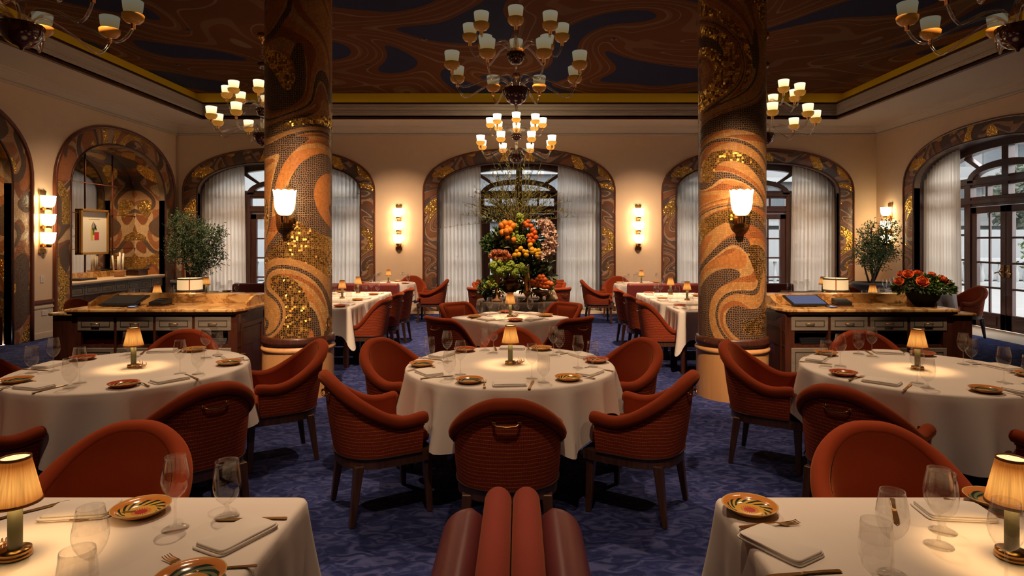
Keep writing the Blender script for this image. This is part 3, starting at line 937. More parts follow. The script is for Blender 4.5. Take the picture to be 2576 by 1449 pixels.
def chair_proto(kind):
    arm = kind == 'armchair'
    P = Proto(kind, 'chair')
    if arm:
        path = chair_path(.287, .30, .17, -.03, 2.3)
        H = lambda s_: .838 - .248 * smooth(.04, .82, abs(s_)) + .012 * smooth(.85, 1, abs(s_))
        roll, thick = .037, .058
    else:
        path = chair_path(.245, .275, .10, -.07, 3.0)
        H = lambda s_: .845 - .33 * smooth(.36, .98, abs(s_))
        roll, thick = .028, .05
    zb = .375; N = len(path) - 1
    def off(i, t, inn):
        x, y, s_, d, nx, ny = path[i]
        k = .925 + .075 * min(1, t * 1.15)
        ov = .012 * (1 - abs(s_))
        x, y = x * k, y * k - .035 * t * (1 - smooth(.3, .9, abs(s_)))
        return x + nx * inn, y + ny * inn
    def outer(u, v):
        i = int(round(u * N)); s_ = path[i][2]
        h = H(s_) - .028
        z = zb + (h - zb) * v
        t = (z - zb) / .45
        bul = -.006 * sin(pi * v)
        x, y = off(i, t, bul)
        return (x, y, z, path[i][3], z)
    shell = P.part('woven_back', MB().grid(outer, N, 8), M['woven'])
    def inner(u, v):
        i = int(round(u * N)); s_ = path[i][2]
        h = H(s_) - roll * .72
        z = .40 + (h - .40) * v
        x, y = off(i, (z - zb) / .45, thick - (thick - .043) * smooth(.30, 1.02, v))
        return (x, y, z)
    mb = MB().grid(inner, N, 6, flip=True)
    for i in (0, N):                         # velvet front faces of the two arms
        s_ = path[i][2]; h = H(s_) - .015
        a = [off(i, (z - zb) / .45, q) for z in (zb, h) for q in (0, thick)]
        mb.add([(a[0][0], a[0][1] + .002, zb), (a[1][0], a[1][1] + .002, zb), (a[3][0], a[3][1] + .002, h), (a[2][0], a[2][1] + .002, h)], [(0, 1, 2, 3)], None, False)
    P.part('velvet_lining', mb, M['velvet'])
    pts = []; rad = []
    for i in range(N + 1):
        s_ = path[i][2]; h = H(s_)
        x, y = off(i, (h - zb) / .45, .006)
        pts.append((x, y, h - roll * .75)); rad.append(roll)
    for e in ((0, 1), (-1, -2)):
        p, q = Vector(pts[e[0]]), Vector(pts[e[1]]); d = (p - q).normalized()
        ext = [p + d * .012, p + d * .022, p + d * .026]
        if e[0] == 0: pts = [tuple(v) for v in ext[::-1]] + pts; rad = [.006, roll * .7, roll * .93] + rad
        else: pts = pts + [tuple(v) for v in ext]; rad = rad + [roll * .93, roll * .7, .006]
    P.part('top_roll', MB().tube(pts, rad, 14), M['velvet'])
    pp = []
    for i in range(N + 1):
        h = H(path[i][2]); x, y = off(i, (h - zb) / .45, -.006); pp.append((x, y, h - roll * 1.75))
    pip = MB().tube(pp, .005, 6)
    pp = []
    for i in range(N + 1):
        x, y = off(i, 0, -.003); pp.append((x, y, zb))
    pip.tube(pp, .005, 6)
    P.part('piping', pip, M['piping'])
    if not arm:                              # padded panel in the back
        def pan(u, v):
            a, b = u * 2 - 1, v * 2 - 1
            x = .155 * a; z = .655 + .155 * b
            e = max(abs(a), abs(b)) ** 8
            return (x, -.222 - .04 * (z - .5) + .018 * (1 - e), z)
        P.part('back_panel', MB().grid(pan, 12, 12), M['velvet'])
    # seat
    def seat(u, v):
        a = 2 * pi * u; n = 4.0
        hw = .232 if arm else .212
        x = hw * math.copysign(abs(cos(a)) ** (2 / n), cos(a)); y = .24 * math.copysign(abs(sin(a)) ** (2 / n), sin(a)) + .015
        k, z = [(0.0, .395), (.92, .395), (1, .41), (1.02, .44), (1, .465), (.93, .48), (.6, .488), (0.0, .49)][int(round(v * 7))]
        return (x * k, (y - .015) * k + .015, z)
    P.part('seat', MB().grid(seat, 40, 7, closeu=True), M['velvet'])
    # wood rail below the upholstery
    fr = MB()
    plan = [off(i, 0, .004) for i in range(N + 1)]
    plan += [(-path[0][0] * .86, .245), (path[0][0] * .86, .245)]
    n = len(plan)
    vs = [(x, y, .315) for x, y in plan] + [(x, y, .372) for x, y in plan]
    tri = tessellate_polygon([[Vector((x, y, 0)) for x, y in plan]])
    fr.add(vs, [tuple(t) for t in tri] + [tuple(i + n for i in t[::-1]) for t in tri] + [(i, (i + 1) % n, (i + 1) % n + n, i + n) for i in range(n)], None, False)
    P.part('seat_rail', fr, M['legwood'])
    for sx in (-1, 1):
        for sy in (-1, 1):
            t0 = (sx * (.20 if sy < 0 else .215), -.195 if sy < 0 else .205)
            t1 = (t0[0] + sx * .018, t0[1] + sy * (.045 if sy < 0 else .012))
            l = MB()
            vs = []
            for (x, y), z, h in ((t1, 0, .015), (t0, .335, .026)):
                vs += [(x - h, y - h, z), (x + h, y - h, z), (x + h, y + h, z), (x - h, y + h, z)]
            l.add(vs, [(3, 2, 1, 0), (4, 5, 6, 7), (0, 1, 5, 4), (1, 2, 6, 5), (2, 3, 7, 6), (3, 0, 4, 7)], None, False)
            P.part('leg', l, M['legwood'], bevel=.004, seg=1)
    yb = off(N // 2, (.72 - zb) / .45, 0)[1]
    zh = .715 if arm else .73
    h = MB().tube([(-.062, yb - .002, zh + .012), (-.06, yb - .018, zh + .008), (-.045, yb - .025, zh), (0, yb - .027, zh - .004), (.045, yb - .025, zh), (.06, yb - .018, zh + .008), (.062, yb - .002, zh + .012)], [.007, .006, .005, .006, .005, .006, .007], 8)
    for sx in (-1, 1): h.ball((sx * .062, yb - .003, zh + .012), .012, 10, 6, (1, .5, 1))
    P.part('brass_handle', h, M['brass'])
    return P
ARM = chair_proto('armchair'); SIDE = chair_proto('side_chair')
def chair(P, x, y, face, label, group=None):
    """face: direction the sitter looks, degrees"""
    return P.put(label, (x, y, 0), radians(face - 90), group)
# ------------------------------------------------------------------ tables and cloths
ZT = 0.76
def cloth(plan, drop, flare, fold, name, label, loc, rz=0.0, mat='linen', n=168, z=ZT, group=None):
    """plan(t)->x,y,nx,ny ; drop/flare/fold(t) along the edge, t in 0..1"""
    mb = MB()
    pl = [plan(i / n) for i in range(n)]
    rings = []
    for k in (0.0, .35, .7, .93):
        rings.append([(x * k, y * k, z + .002) for x, y, a, b in pl])
    for dn, dz in ((-.012, .001), (-.004, -.003), (.002, -.012)):
        rings.append([(x + a * dn, y + b * dn, z + dz) for x, y, a, b in pl])
    K = 9
    for k in range(1, K + 1):
        s_ = k / K
        r = []
        for i, (x, y, a, b) in enumerate(pl):
            t = i / n; d = drop(t)
            e = .004 + flare(t) * s_ ** 1.2 + fold(t) * s_ ** .8
            r.append((x + a * e, y + b * e, z - .012 - (d - .012) * s_))
        rings.append(r)
    vs = [p for r in rings for p in r]
    fs = []
    for j in range(len(rings) - 1):
        for i in range(n):
            m = (i + 1) % n
            fs.append((j * n + i, j * n + m, (j + 1) * n + m, (j + 1) * n + i))
    mb.add(vs, fs)
    o = mb.build(name, M[mat])
    o.location = loc; o.rotation_euler = (0, 0, rz)
    return tag(o, label, 'tablecloth', group)

def table_frame(x, y, label, round_r=None, half=None, rz=0.0, name='dining_table'):
    r = thing(name, label, 'table', (x, y, 0), rz)
    if round_r:
        MB().lathe([(round_r - .012, ZT - .035), (round_r - .004, ZT - .02), (round_r - .008, ZT - .003)], 48, capb=True, capt=True).build('tabletop', M['mahog'], r)
        MB().lathe([(.055, .02), (.05, .3), (.07, ZT - .04)], 20).build('pedestal', M['mahog'], r)
        b = MB()
        for k in range(4):
            a = pi / 4 + k * pi / 2
            b.tube([(0, 0, .05), (.2 * cos(a), .2 * sin(a), .045), (.36 * cos(a), .36 * sin(a), .018)], [.03, .026, .018], 8)
        b.build('foot', M['mahog'], r)
    else:
        hx, hy = half
        MB().box(-hx + .008, hx - .008, -hy + .008, hy - .008, ZT - .035, ZT - .003).build('tabletop', M['mahog'], r, bevel=.006)
        for sx in (-1, 1):
            for sy in (-1, 1):
                x0, y0 = sx * (hx - .07), sy * (hy - .07)
                MB().box(x0 - .026, x0 + .026, y0 - .026, y0 + .026, 0, ZT - .035).build('leg', M['mahog'], r, bevel=.004, seg=1)
    return r

def round_plan(R):
    def f(t):
        a = 2 * pi * t
        return R * cos(a), R * sin(a), cos(a), sin(a)
    return f
def rect_plan(hx, hy, r=.035):
    segs = []
    cs = [(hx - r, hy - r, 0), (-hx + r, hy - r, pi / 2), (-hx + r, -hy + r, pi), (hx - r, -hy + r, 3 * pi / 2)]
    pts = []
    for k, (cx, cyy, a0) in enumerate(cs):
        for i in range(9):
            a = a0 + (pi / 2) * i / 8
            pts.append((cx + r * cos(a), cyy + r * sin(a), cos(a), sin(a)))
        nx = cs[(k + 1) % 4]; e = pts[-1]
        q = (nx[0] + r * cos(nx[2]), nx[1] + r * sin(nx[2]))
        for i in range(1, 33):
            u = i / 33; pts.append((e[0] + (q[0] - e[0]) * u, e[1] + (q[1] - e[1]) * u, e[2], e[3]))
    n = len(pts)
    f = lambda t: pts[int(round(t * n)) % n]
    f.n = n
    f.corner = lambda t: min((abs(((t * 4 - .098 + 2) % 1 if False else (t * n / 41 - 4 / 41)) % 1.0), abs(1 - (t * n / 41 - 4 / 41) % 1.0)))
    return f

def round_table(x, y, R, label, clabel, lobes, ph, d0=.25, d1=.13, mat='linen', name='dining_table'):
    table_frame(x, y, label, round_r=R, name=name)
    rr = random.Random(int(abs(x * 100) + y * 10)); p = [rr.random() * 6 for _ in range(4)]
    lob = lambda t: .5 + .5 * cos(lobes * (2 * pi * t - ph))
    cloth(round_plan(R), lambda t: d0 + d1 * lob(t) + .015 * sin(14 * pi * t + p[0]),
          lambda t: .012 + .035 * lob(t),
          lambda t: (.014 + .046 * lob(t)) * sin(lobes * 3 * 2 * pi * t + p[1] + .8 * sin(6 * pi * t)) + .010 * sin(2 * pi * 29 * t + p[2]),
          'tablecloth', clabel, (x, y, 0), mat=mat)
def rect_table(x, y, hx, hy, label, clabel, rz=0.0, d0=.34, d1=.17, mat='linen', lifts=()):
    table_frame(x, y, label, half=(hx, hy), rz=rz)
    f = rect_plan(hx, hy)
    cw = lambda t: exp(-(f.corner(t) / .11) ** 2)
    cv = lambda t: exp(-((f.corner(t) - .20) / .09) ** 2)
    rr = random.Random(int(abs(x * 100) + y * 10)); p = [rr.random() * 6 for _ in range(3)]
    cloth(f, lambda t: d0 + d1 * cw(t) - .02 * cv(t) - ((d0 - .262) * smooth(.0, .35, f.corner(t)) if int(t * 4 - .03) % 4 in lifts else 0), lambda t: .008 + .07 * cw(t) - .012 * cv(t),
          lambda t: .009 * sin(2 * pi * 13 * t + p[0]) + .005 * sin(2 * pi * 31 * t + p[1]), 'tablecloth', clabel, (x, y, 0), rz, mat, n=f.n)

# ------------------------------------------------------------------ tableware
WINE = Proto('wine_glass', 'glass')
WINE.part('foot', MB().lathe([(.0365, .0), (.0365, .0012), (.030, .003), (.012, .006), (.005, .012), (.0038, .03), (.0034, .06), (.0038, .082), (.006, .09)], 28, capb=True), M['glass'])
WINE.part('bowl', MB().lathe([(.003, .088), (.012, .092), (.024, .104), (.034, .122), (.0385, .142), (.038, .158), (.034, .182), (.0295, .206), (.0285, .212), (.0278, .212), (.029, .205), (.0333, .182), (.0372, .158)], 32), M['glass'])
WATER = Proto('water_goblet', 'glass')
WATER.part('foot', MB().lathe([(.036, .0), (.036, .0012), (.028, .004), (.014, .010), (.0065, .020), (.0062, .030), (.010, .040)], 28, capb=True), M['glass'])
WATER.part('bowl', MB().lathe([(.006, .038), (.018, .044), (.031, .060), (.0385, .082), (.0400, .100), (.0385, .125), (.035, .155), (.0338, .170), (.033, .170), (.0342, .155), (.0376, .125)], 32), M['glass'])
def scal(a, i): return 1 + .016 * abs(sin(7 * a)) * (i in (3, 4, 5, 6))
def plate_proto(m):
    P = Proto('bread_plate', 'plate', single=True)
    P.part('plate', MB().lathe([(.045, .0), (.05, .002), (.066, .010), (.080, .022), (.0825, .0245), (.081, .0255), (.066, .015), (.050, .0075), (.03, .006), (.012, .006), (.0005, .006)], 48, capb=True, rf=scal), M[m])
    return P
PL = [plate_proto('plateA'), plate_proto('plateB'), plate_proto('plateC')]
PLN = ['sun-patterned yellow', 'green-centred', 'red-rimmed']
FORK = Proto('fork', 'fork', single=True)
mb = MB()
def strip(mb, pts):
    """flat bar along y: (y, half width, z)"""
    vs = []
    for y, h, z in pts: vs += [(-h, y, z), (h, y, z), (h, y, z + .0025), (-h, y, z + .0025)]
    fs = [(3, 2, 1, 0)]
    for i in range(len(pts) - 1):
        for k in range(4):
            m = (k + 1) % 4; fs.append((i * 4 + k, i * 4 + m, (i + 1) * 4 + m, (i + 1) * 4 + k))
    o = (len(pts) - 1) * 4; fs.append((o, o + 1, o + 2, o + 3))
    return mb.add(vs, fs, None, False)
strip(mb, [(-.095, .005, .003), (-.09, .009, .003), (-.06, .007, .004), (-.02, .0035, .009), (.02, .003, .009), (.035, .006, .005), (.048, .012, .002), (.058, .0125, .002)])
for k in range(4):
    o = len(mb.v); strip(mb, [(.056, .0018, .002), (.08, .0016, .003), (.095, .0010, .007)])
    for i in range(o, len(mb.v)): x, y, z = mb.v[i]; mb.v[i] = (x - .0102 + k * .0068, y, z)
FORK.part('fork', mb, M['gold'], bevel=.0008, seg=1)
KNIFE = Proto('knife', 'knife', single=True)
mb = MB()
strip(mb, [(-.105, .006, .001), (-.10, .009, .001), (-.085, .008, .0015), (-.05, .0065, .003), (-.01, .006, .003), (-.004, .008, .002), (0, .005, .003), (.005, .008, .0015), (.06, .0095, .0015), (.09, .008, .0015), (.105, .002, .0015)])
KNIFE.part('knife', mb, M['gold'], bevel=.0012, seg=1)
def napkin_proto(seed):
    rr = random.Random(seed)
    P = Proto('folded_napkin', 'napkin', single=True)
    mb = MB()
    for lay in range(3):
        z0 = .0005 + lay * .0058; hx = .10 - .003 * lay; hy = .062 - .002 * lay
        dx, dy = rr.uniform(-.003, .003), rr.uniform(-.003, .003)
        def fn(u, v, z0=z0, hx=hx, hy=hy, dx=dx, dy=dy):
            a = 2 * pi * u; n = 9.0
            x = hx * math.copysign(abs(cos(a)) ** (2 / n), cos(a)) + dx; y = hy * math.copysign(abs(sin(a)) ** (2 / n), sin(a)) + dy
            k, z = [(0, z0), (.97, z0), (1, z0 + .0015), (1, z0 + .0045), (.97, z0 + .006), (0, z0 + .006)][int(round(v * 5))]
            wv = .002 * sin(30 * x + seed) * (k > .5)
            return (x * k, y * k, z + wv * (lay == 2) * .5)
        mb.grid(fn, 40, 5, closeu=True)
    P.part('napkin', mb, M['napkin'])
    return P
NAP = [napkin_proto(s_) for s_ in (1, 2, 3)]

LAMP = Proto('table_lamp', 'lamp')
b = MB().lathe([(.0375, 0), (.0385, .003), (.0385, .009), (.036, .011), (.036, .013), (.037, .015), (.036, .021), (.0, .0215)], 32, capb=True)
LAMP.part('base', b, M['brass'])
LAMP.part('stem', MB().lathe([(.0165, .021), (.0165, .155)], 24, capt=True), M['stem'])
def pleat(r0, z0, r1, z1):
    def f(u, v):
        a = 2 * pi * u
        r = (r0 + (r1 - r0) * v) * (1 + .012 * cos(32 * a))
        return (r * cos(a), r * sin(a), z0 + (z1 - z0) * v, u, v)
    return f
LAMP.part('lamp_shade', MB().grid(pleat(.059, .146, .034, .262), 96, 4), M['lampshade'])
LAMP.part('shade_lining', MB().lathe([(.0575, .147), (.033, .261)], 24).add([], []), M['shadein'])
for r, z in ((.0595, .146), (.0345, .262)):
    br = MB().lathe([(r - .001, z - .004), (r + .0015, z - .003), (r + .0015, z + .003), (r - .001, z + .004), (r - .001, z - .004)], 32)
    LAMP.part('braid_trim', br, M['braid'])
LAMP.lights.append(('POINT', (0, 0, .190), L_TABLE, (1, .58, .24), .012))

COR = Proto('sea_creature_figurine', 'ornament', single=True)
mb = MB(); rr = random.Random(4)
mb.ball((0, 0, .012), .013, 12, 8, (1.9, .9, .7))
for k in range(5):
    for s_ in (-1, 1):
        x = -.018 + k * .009
        mb.tube([(x, s_ * .008, .012), (x + .002, s_ * .022, .020), (x + .004, s_ * .034, .002)], [.0025, .0022, .0012], 6)
mb.tube([(.022, 0, .012), (.036, .004, .010), (.050, .010, .003)], [.007, .005, .002], 8)
for s_ in (-1, 1):
    mb.tube([(-.022, s_ * .006, .014), (-.036, s_ * .016, .022), (-.034, s_ * .014, .042)], [.003, .004, .0012], 6)
    mb.tube([(-.02, s_ * .004, .016), (-.012, s_ * .010, .036), (-.006, s_ * .012, .052)], [.0018, .0015, .0008], 6)
COR.part('figurine', mb, simple('rose_gold', (.85, .45, .26), 0.2, 0.9))

SET_N = [0]
def setting(ex, ey, a, seat, tbl, plate=True, cutlery=True, glasses=True, napkin=True, scale=1.0, kind=None):
    """place setting: edge point, outward angle of the seat (degrees)"""
    SET_N[0] += 1
    rr = random.Random(SET_N[0] * 17)
    e = (cos(radians(a)), sin(radians(a))); r_ = (-e[1], e[0])
    z = ZT + .0025
    def P(t, inn): return (ex - e[0] * inn + r_[0] * t, ey - e[1] * inn + r_[1] * t, z)
    face = radians(a + 90)                  # local +y points to the table centre
    j = lambda s_: rr.uniform(-s_, s_)
    w_ = 'at the %s of %s' % (seat, tbl)
    if plate:
        k = kind if kind is not None else rr.choice((0, 1, 1, 2, 2))
        PL[k].put('%s bread plate %s' % (PLN[k], w_), P(-.235 + j(.01), .155 + j(.01)), face + j(3), 'bread plates')
    if cutlery:
        FORK.put('gold fork %s' % w_, P(-.14 + j(.01), .112 + j(.01)), face + j(.15), 'gold forks')
        KNIFE.put('gold knife %s' % w_, P(.128 + j(.01), .115 + j(.01)), face + j(.15), 'gold knives')
    if napkin:
        rr.choice(NAP).put('folded white napkin %s' % w_, P(-.005 + j(.01), .112 + j(.008)), face + j(.12), 'folded napkins')
    if glasses:
        WINE.put('tall wine glass %s' % w_, P(.13 + j(.012), .27 + j(.012)), j(3), 'wine glasses')
        WATER.put('short-stemmed water goblet %s' % w_, P(.20 + j(.012), .178 + j(.012)), j(3), 'water goblets')

def seatname(a):
    a %= 360
    return ('right', 'back right', 'back', 'back left', 'left', 'front left', 'front', 'front right')[int(((a + 22.5) % 360) // 45)] + ' seat'
# ------------------------------------------------------------------ dining tables, chairs and settings
AW = 'rust velvet tub armchair, '
def ring_seats(x, y, R, angs, tbl, dist=.895, kinds=None, clabel=''):
    for i, a in enumerate(angs):
        e = (cos(radians(a)), sin(radians(a)))
        chair(ARM, x + e[0] * dist, y + e[1] * dist, a + 180, AW + '%s of %s' % (seatname(a), tbl), 'armchairs at the large round tables')
        setting(x + e[0] * R, y + e[1] * R, a, seatname(a), tbl, kind=(kinds or {}).get(i))

# centre round table
T1 = (-.06, 4.14, .705)
round_table(*T1, 'pedestal dining table under the middle front round tablecloth', 'white cloth over the round table in the middle foreground', 6, pi / 3)
ring_seats(*T1, (270, 330, 30, 90, 150, 210), 'the middle front round table', kinds={0: 1, 1: 0, 2: 2, 3: 0, 4: 2, 5: 1})
LAMP.put('lit table lamp with pleated shade in the centre of the middle front round table', (T1[0], T1[1], ZT + .002), 0, 'table lamps')
COR.put('small rose gold sea creature figurine by the lamp of the middle front round table', (T1[0] + .055, T1[1] - .01, ZT + .003), 2.6)
# left and right round tables
T2 = (-2.56, 4.03, .705)
round_table(*T2, 'pedestal dining table under the left round tablecloth', 'white cloth over the round table on the left', 5, radians(284), .27, .14)
ring_seats(*T2, (320, 32, 104, 176, 249), 'the left round table', kinds={0: 2, 1: 1, 2: 0, 3: 2, 4: 1})
LAMP.put('lit table lamp with pleated shade in the centre of the left round table', (T2[0], T2[1], ZT + .002), 0, 'table lamps')
COR.put('small rose gold sea creature figurine by the lamp of the left round table', (T2[0] + .055, T2[1] - .02, ZT + .003), 2.9)
T3 = (2.605, 3.97, .705)
round_table(*T3, 'pedestal dining table under the right round tablecloth', 'white cloth over the round table on the right', 5, radians(256), .27, .14)
ring_seats(*T3, (220, 148, 76, 4, 291), 'the right round table', kinds={0: 2, 1: 1, 2: 2, 3: 1, 4: 1})
LAMP.put('lit table lamp with pleated shade in the centre of the right round table', (T3[0], T3[1], ZT + .002), 0, 'table lamps')

# two tables cut by the lower edge
NT4 = 'the near left table'; NT5 = 'the near right table'
rect_table(-1.34, 1.615, .65, .385, 'wooden dining table under the cloth in the bottom left corner', 'white cloth over the table in the bottom left corner', d0=.33, d1=.10)
rect_table(1.29, 1.615, .65, .385, 'wooden dining table under the cloth in the bottom right corner', 'white cloth over the table in the bottom right corner', d0=.33, d1=.10)
chair(ARM, -1.58, 2.23, 276, AW + 'facing the camera behind the near left table')
chair(ARM, 1.43, 2.22, 262, AW + 'facing the camera behind the near right table')
def on(px, py, z=ZT + .0025):
    p = at(px, py, z); return (p.x, p.y, z)
def item(P, label, px, py, ang=0.0, scale=1.0, group=None):
    return P.put(label, on(px, py), radians(ang), group, scale)
LAMP.put('lit table lamp with pleated shade in the bottom left corner', on(38, 1400), 0, 'table lamps')
LAMP.put('lit table lamp with pleated shade in the bottom right corner', on(2545, 1403), 0, 'table lamps')
item(COR, 'small rose gold sea creature figurine by the lamp in the bottom left corner', -8, 1385, 40)
item(PL[0], 'sun-patterned yellow bread plate on the far side of the near left table', 355, 1292, 160, 1.0)
item(WINE, 'tall wine glass behind the sun-patterned plate on the near left table', 441, 1330)
item(WATER, 'short-stemmed water goblet near the far right corner of the near left table', 571, 1299)
item(KNIFE, 'gold knife lying beside the big folded napkin on the near left table', 632, 1308, 94, 1.0)
item(NAP[0], 'large folded white napkin near the corner of the near left table', 598, 1352, 63, 1.0)
item(PL[1], 'green bread plate cut by the bottom edge on the near left table', 477, 1470, 20)
item(FORK, 'gold fork beside the green plate at the bottom edge of the near left table', 470, 1428, 60)
item(KNIFE, 'short gold butter knife under the rim of the green plate, near left table', 560, 1432, 100, .8)
WINE.put('large wine glass beside the lamp at the left of the near left table', (-1.01, 1.43, ZT + .0025), 0)
WATER.put('water goblet cut by the bottom edge on the near left table', (-.957, 1.315, ZT + .0025), 0)
item(FORK, 'gold fork left of the sun-patterned plate on the near left table', 270, 1300, 110)
item(NAP[1], 'folded white napkin behind the lamp on the near left table', 205, 1290, 8)
item(KNIFE, 'gold knife lying behind the lamp on the near left table', 72, 1288, -42)
item(PL[0], 'sun-patterned yellow bread plate at the left corner of the near right table', 1886, 1287, -150)
item(FORK, 'gold fork in front of the sun-patterned plate on the near right table', 1935, 1324, -80)
item(NAP[2], 'large folded white napkin near the left corner of the near right table', 1962, 1375, -58)
item(KNIFE, 'gold knife cut by the bottom edge on the near right table', 2020, 1446, 98)
item(KNIFE, 'gold knife seen through the wine glass on the near right table', 2250, 1287, 152)
item(WINE, 'tall wine glass in the middle of the near right table, farther of two', 2362, 1372)
item(WATER, 'short-stemmed water goblet behind the tall wine glass of the near right table', 2372, 1336)
WINE.put('wine glass left of the goblet pair on the near right table', (.938, 1.525, ZT + .0025), 0)
WATER.put('large water goblet nearest the bottom edge of the near right table', (.853, 1.45, ZT + .0025), 0)
WINE.put('wine glass in front of the lamp on the near right table', (1.178, 1.468, ZT + .0025), 0)
item(NAP[0], 'folded white napkin behind the glasses on the near right table', 2400, 1292, -6)
item(FORK, 'gold fork beside the lamp shade on the near right table', 2462, 1283, 215)
item(PL[1], 'green-and-orange bread plate behind the lamp of the near right table', 2500, 1268, 40)

# bench back between the two near tables
r = thing('banquette', 'plum leather banquette back topped by two red bolsters, bottom centre', 'banquette', (-.024, 0, 0))
def run(prof, yend, sgn, capl, sq, name, mat):
    """profile swept along y with a rounded far end"""
    rows = [(-.4 + (yend + .4 - capl) * i / 12, 1.0) for i in range(12)]
    rows += [(yend - capl + capl * sin(pi / 2 * i / 10), cos(pi / 2 * i / 10) ** sq) for i in range(11)]
    xm = sum(x for x, z in prof) / len(prof); n = len(prof)
    def fn(u, v):
        i = int(round(u * (n - 1))); y, k = rows[int(round(v * (len(rows) - 1)))]
        x, z = prof[i]; zt = max(q for _, q in prof); d = (1 - k) * capl * .9
        return (sgn * (xm + (x - xm) * (.72 + .28 * k)), y, min(z, zt) - d * (max(0, z - .3) / (zt - .3)))
    MB().grid(fn, n - 1, len(rows) - 1).build(name, mat, r)
    MB().add([fn(i / (n - 1), 1.0) for i in range(n)], [tuple(range(n))], None, False).build(name + '_end', mat, r)
for s_ in (-1, 1):
    arc = [(.002, .20), (.002, .66)] + [(.049 - .047 * cos(pi * i / 12), .695 + .050 * sin(pi * i / 12)) for i in range(13)] + [(.100, .66), (.112, .50), (.125, .20)]
    run(arc, 2.14, s_, .035, .6, 'bolster', M['bolster'])
    sh_ = [(.085, .10), (.10, .68)] + [(.125 + .01 + .10 * sin(pi / 2 * i / 8), .61 + .095 * cos(pi / 2 * i / 8)) for i in range(9)] + [(.252, .42), (.262, .10)]
    run(sh_, 2.11, s_, .10, .8, 'leather_side', M['leather'])
MB().box(-.20, .20, -.4, 2.0, 0, .12).build('plinth', M['mahog'], r)

# diamond-set tables in the aisle
def diamond(x, y, tbl, h=.47, lamp=True, sets=True, skip=()):
    rect_table(x, y, h, h, 'square dining table under the cloth of %s' % tbl, 'white cloth over %s' % tbl, pi / 4, .33, .13, lifts=(0, 1, 2, 3))
    for a in (225, 315, 45, 135):
        e = (cos(radians(a)), sin(radians(a)))
        if a not in skip:
            chair(SIDE, x + e[0] * .73, y + e[1] * .73, a + 180, 'rust velvet side chair, %s of %s' % (seatname(a), tbl), 'side chairs in the aisle')
        if sets: setting(x + e[0] * h, y + e[1] * h, a, seatname(a), tbl, cutlery=y < 8)
    if lamp: LAMP.put('lit table lamp with pleated shade on %s' % tbl, (x, y, ZT + .002), 0, 'table lamps')
diamond(-.10, 6.73, 'the diagonal table in the aisle')
COR.put('small rose gold sea creature figurine by the lamp of the diagonal square table', (-.10 + .06, 6.73 - .02, ZT + .003), 2.6)
diamond(0.0, 10.55, 'the square table behind the fruit display', lamp=False, sets=False)
diamond(0.02, 12.5, 'the farthest square table before the middle window', lamp=False, sets=False, skip=(45, 135))

# rows of rectangular tables beside the columns, with banquettes
for s_, nm, ex, ys in ((-1, 'left', -2.12, ((7.63, 8.33), (8.44, 9.20), (9.30, 10.10))), (1, 'right', 1.91, ((7.26, 7.92), (8.17, 8.91), (9.06, 9.90)))):
    for (y0, y1), pos in zip(ys, ('nearest', 'middle', 'farthest')):
        hx = .48; x = ex + s_ * hx; y = (y0 + y1) / 2
        tbl = 'the %s table of the %s row' % (pos, nm)
        rect_table(x, y, hx, (y1 - y0) / 2, 'wooden dining table under the cloth of %s' % tbl, 'white cloth over %s' % tbl, 0, .36, .17, lifts=(3,) if s_ < 0 else (1,))
        chair(SIDE, ex - s_ * .10, y + .03, 180 if s_ < 0 else 0, 'rust velvet side chair with brass handle at %s' % tbl, 'side chairs beside the columns')
        setting(ex, y, 0 if s_ < 0 else 180, 'chair side', tbl, cutlery=False, kind=1 + (pos != 'middle'))
        setting(x + s_ * hx, y, 180 if s_ < 0 else 0, 'bench side', tbl, cutlery=False)
        LAMP.put('lit table lamp with pleated shade on %s' % tbl, (x, y + .10, ZT + .002), 0, 'table lamps')
    # banquette with a spine along the row and a return at the far end
    xs_ = ex + s_ * 1.46
    r = thing('banquette', 'long red leather banquette along the far side of the %s row of tables' % nm, 'banquette', (0, 0, 0))
    y0, y1 = ys[0][0] - .2, 10.40
    a, b = sorted((xs_ - .10, xs_ + .10))
    MB().box(a, b, y0, y1, .10, .86).build('backrest', M['redleather'], r, bevel=.05, seg=4)
    for q in (-1, 1):
        a, b = sorted((xs_ + q * .11, xs_ + q * .46))
        MB().box(a, b, y0, y1 - .12, .22, .47).build('seat', M['redleather'], r, bevel=.04, seg=3)
        MB().box(a + .02, b - .02, y0 + .02, y1 - .14, 0, .22).build('plinth', M['mahog'], r)
    r = thing('banquette', 'red leather bench back running across behind the %s row of tables' % nm, 'banquette', (0, 0, 0))
    a, b = sorted((ex - s_ * .02, xs_ + s_ * 1.40))
    MB().box(a, b, 10.50, 10.70, .0, .865).build('backrest', M['redleather'], r, bevel=.04, seg=4)

# small round tables by the far wall
for s_, nm, x, y in ((-1, 'left', -2.63, 12.2), (1, 'right', 2.42, 12.0)):
    sh = 'the %s far-wall round table' % nm
    round_table(x, y, .54, 'small pedestal table under the cloth of %s' % sh, 'white cloth over %s' % sh, 4, .6, .33, .1)
    LAMP.put('lit table lamp with pleated shade on %s' % sh, (x, y + .02, ZT + .002), 0, 'table lamps')
    chair(ARM, x - s_ * .86, y - .05, 180 if s_ < 0 else 0, AW + 'on the aisle side of %s' % sh)
    chair(ARM, x + (.34 if s_ < 0 else -.36), y + .88, 270 - s_ * 14, AW + 'between %s and the wall' % sh)
    for a in ((0, 110, 215) if s_ < 0 else (180, 70, 325)):
        setting(x + .54 * cos(radians(a)), y + .54 * sin(radians(a)), a, seatname(a), sh, cutlery=False)

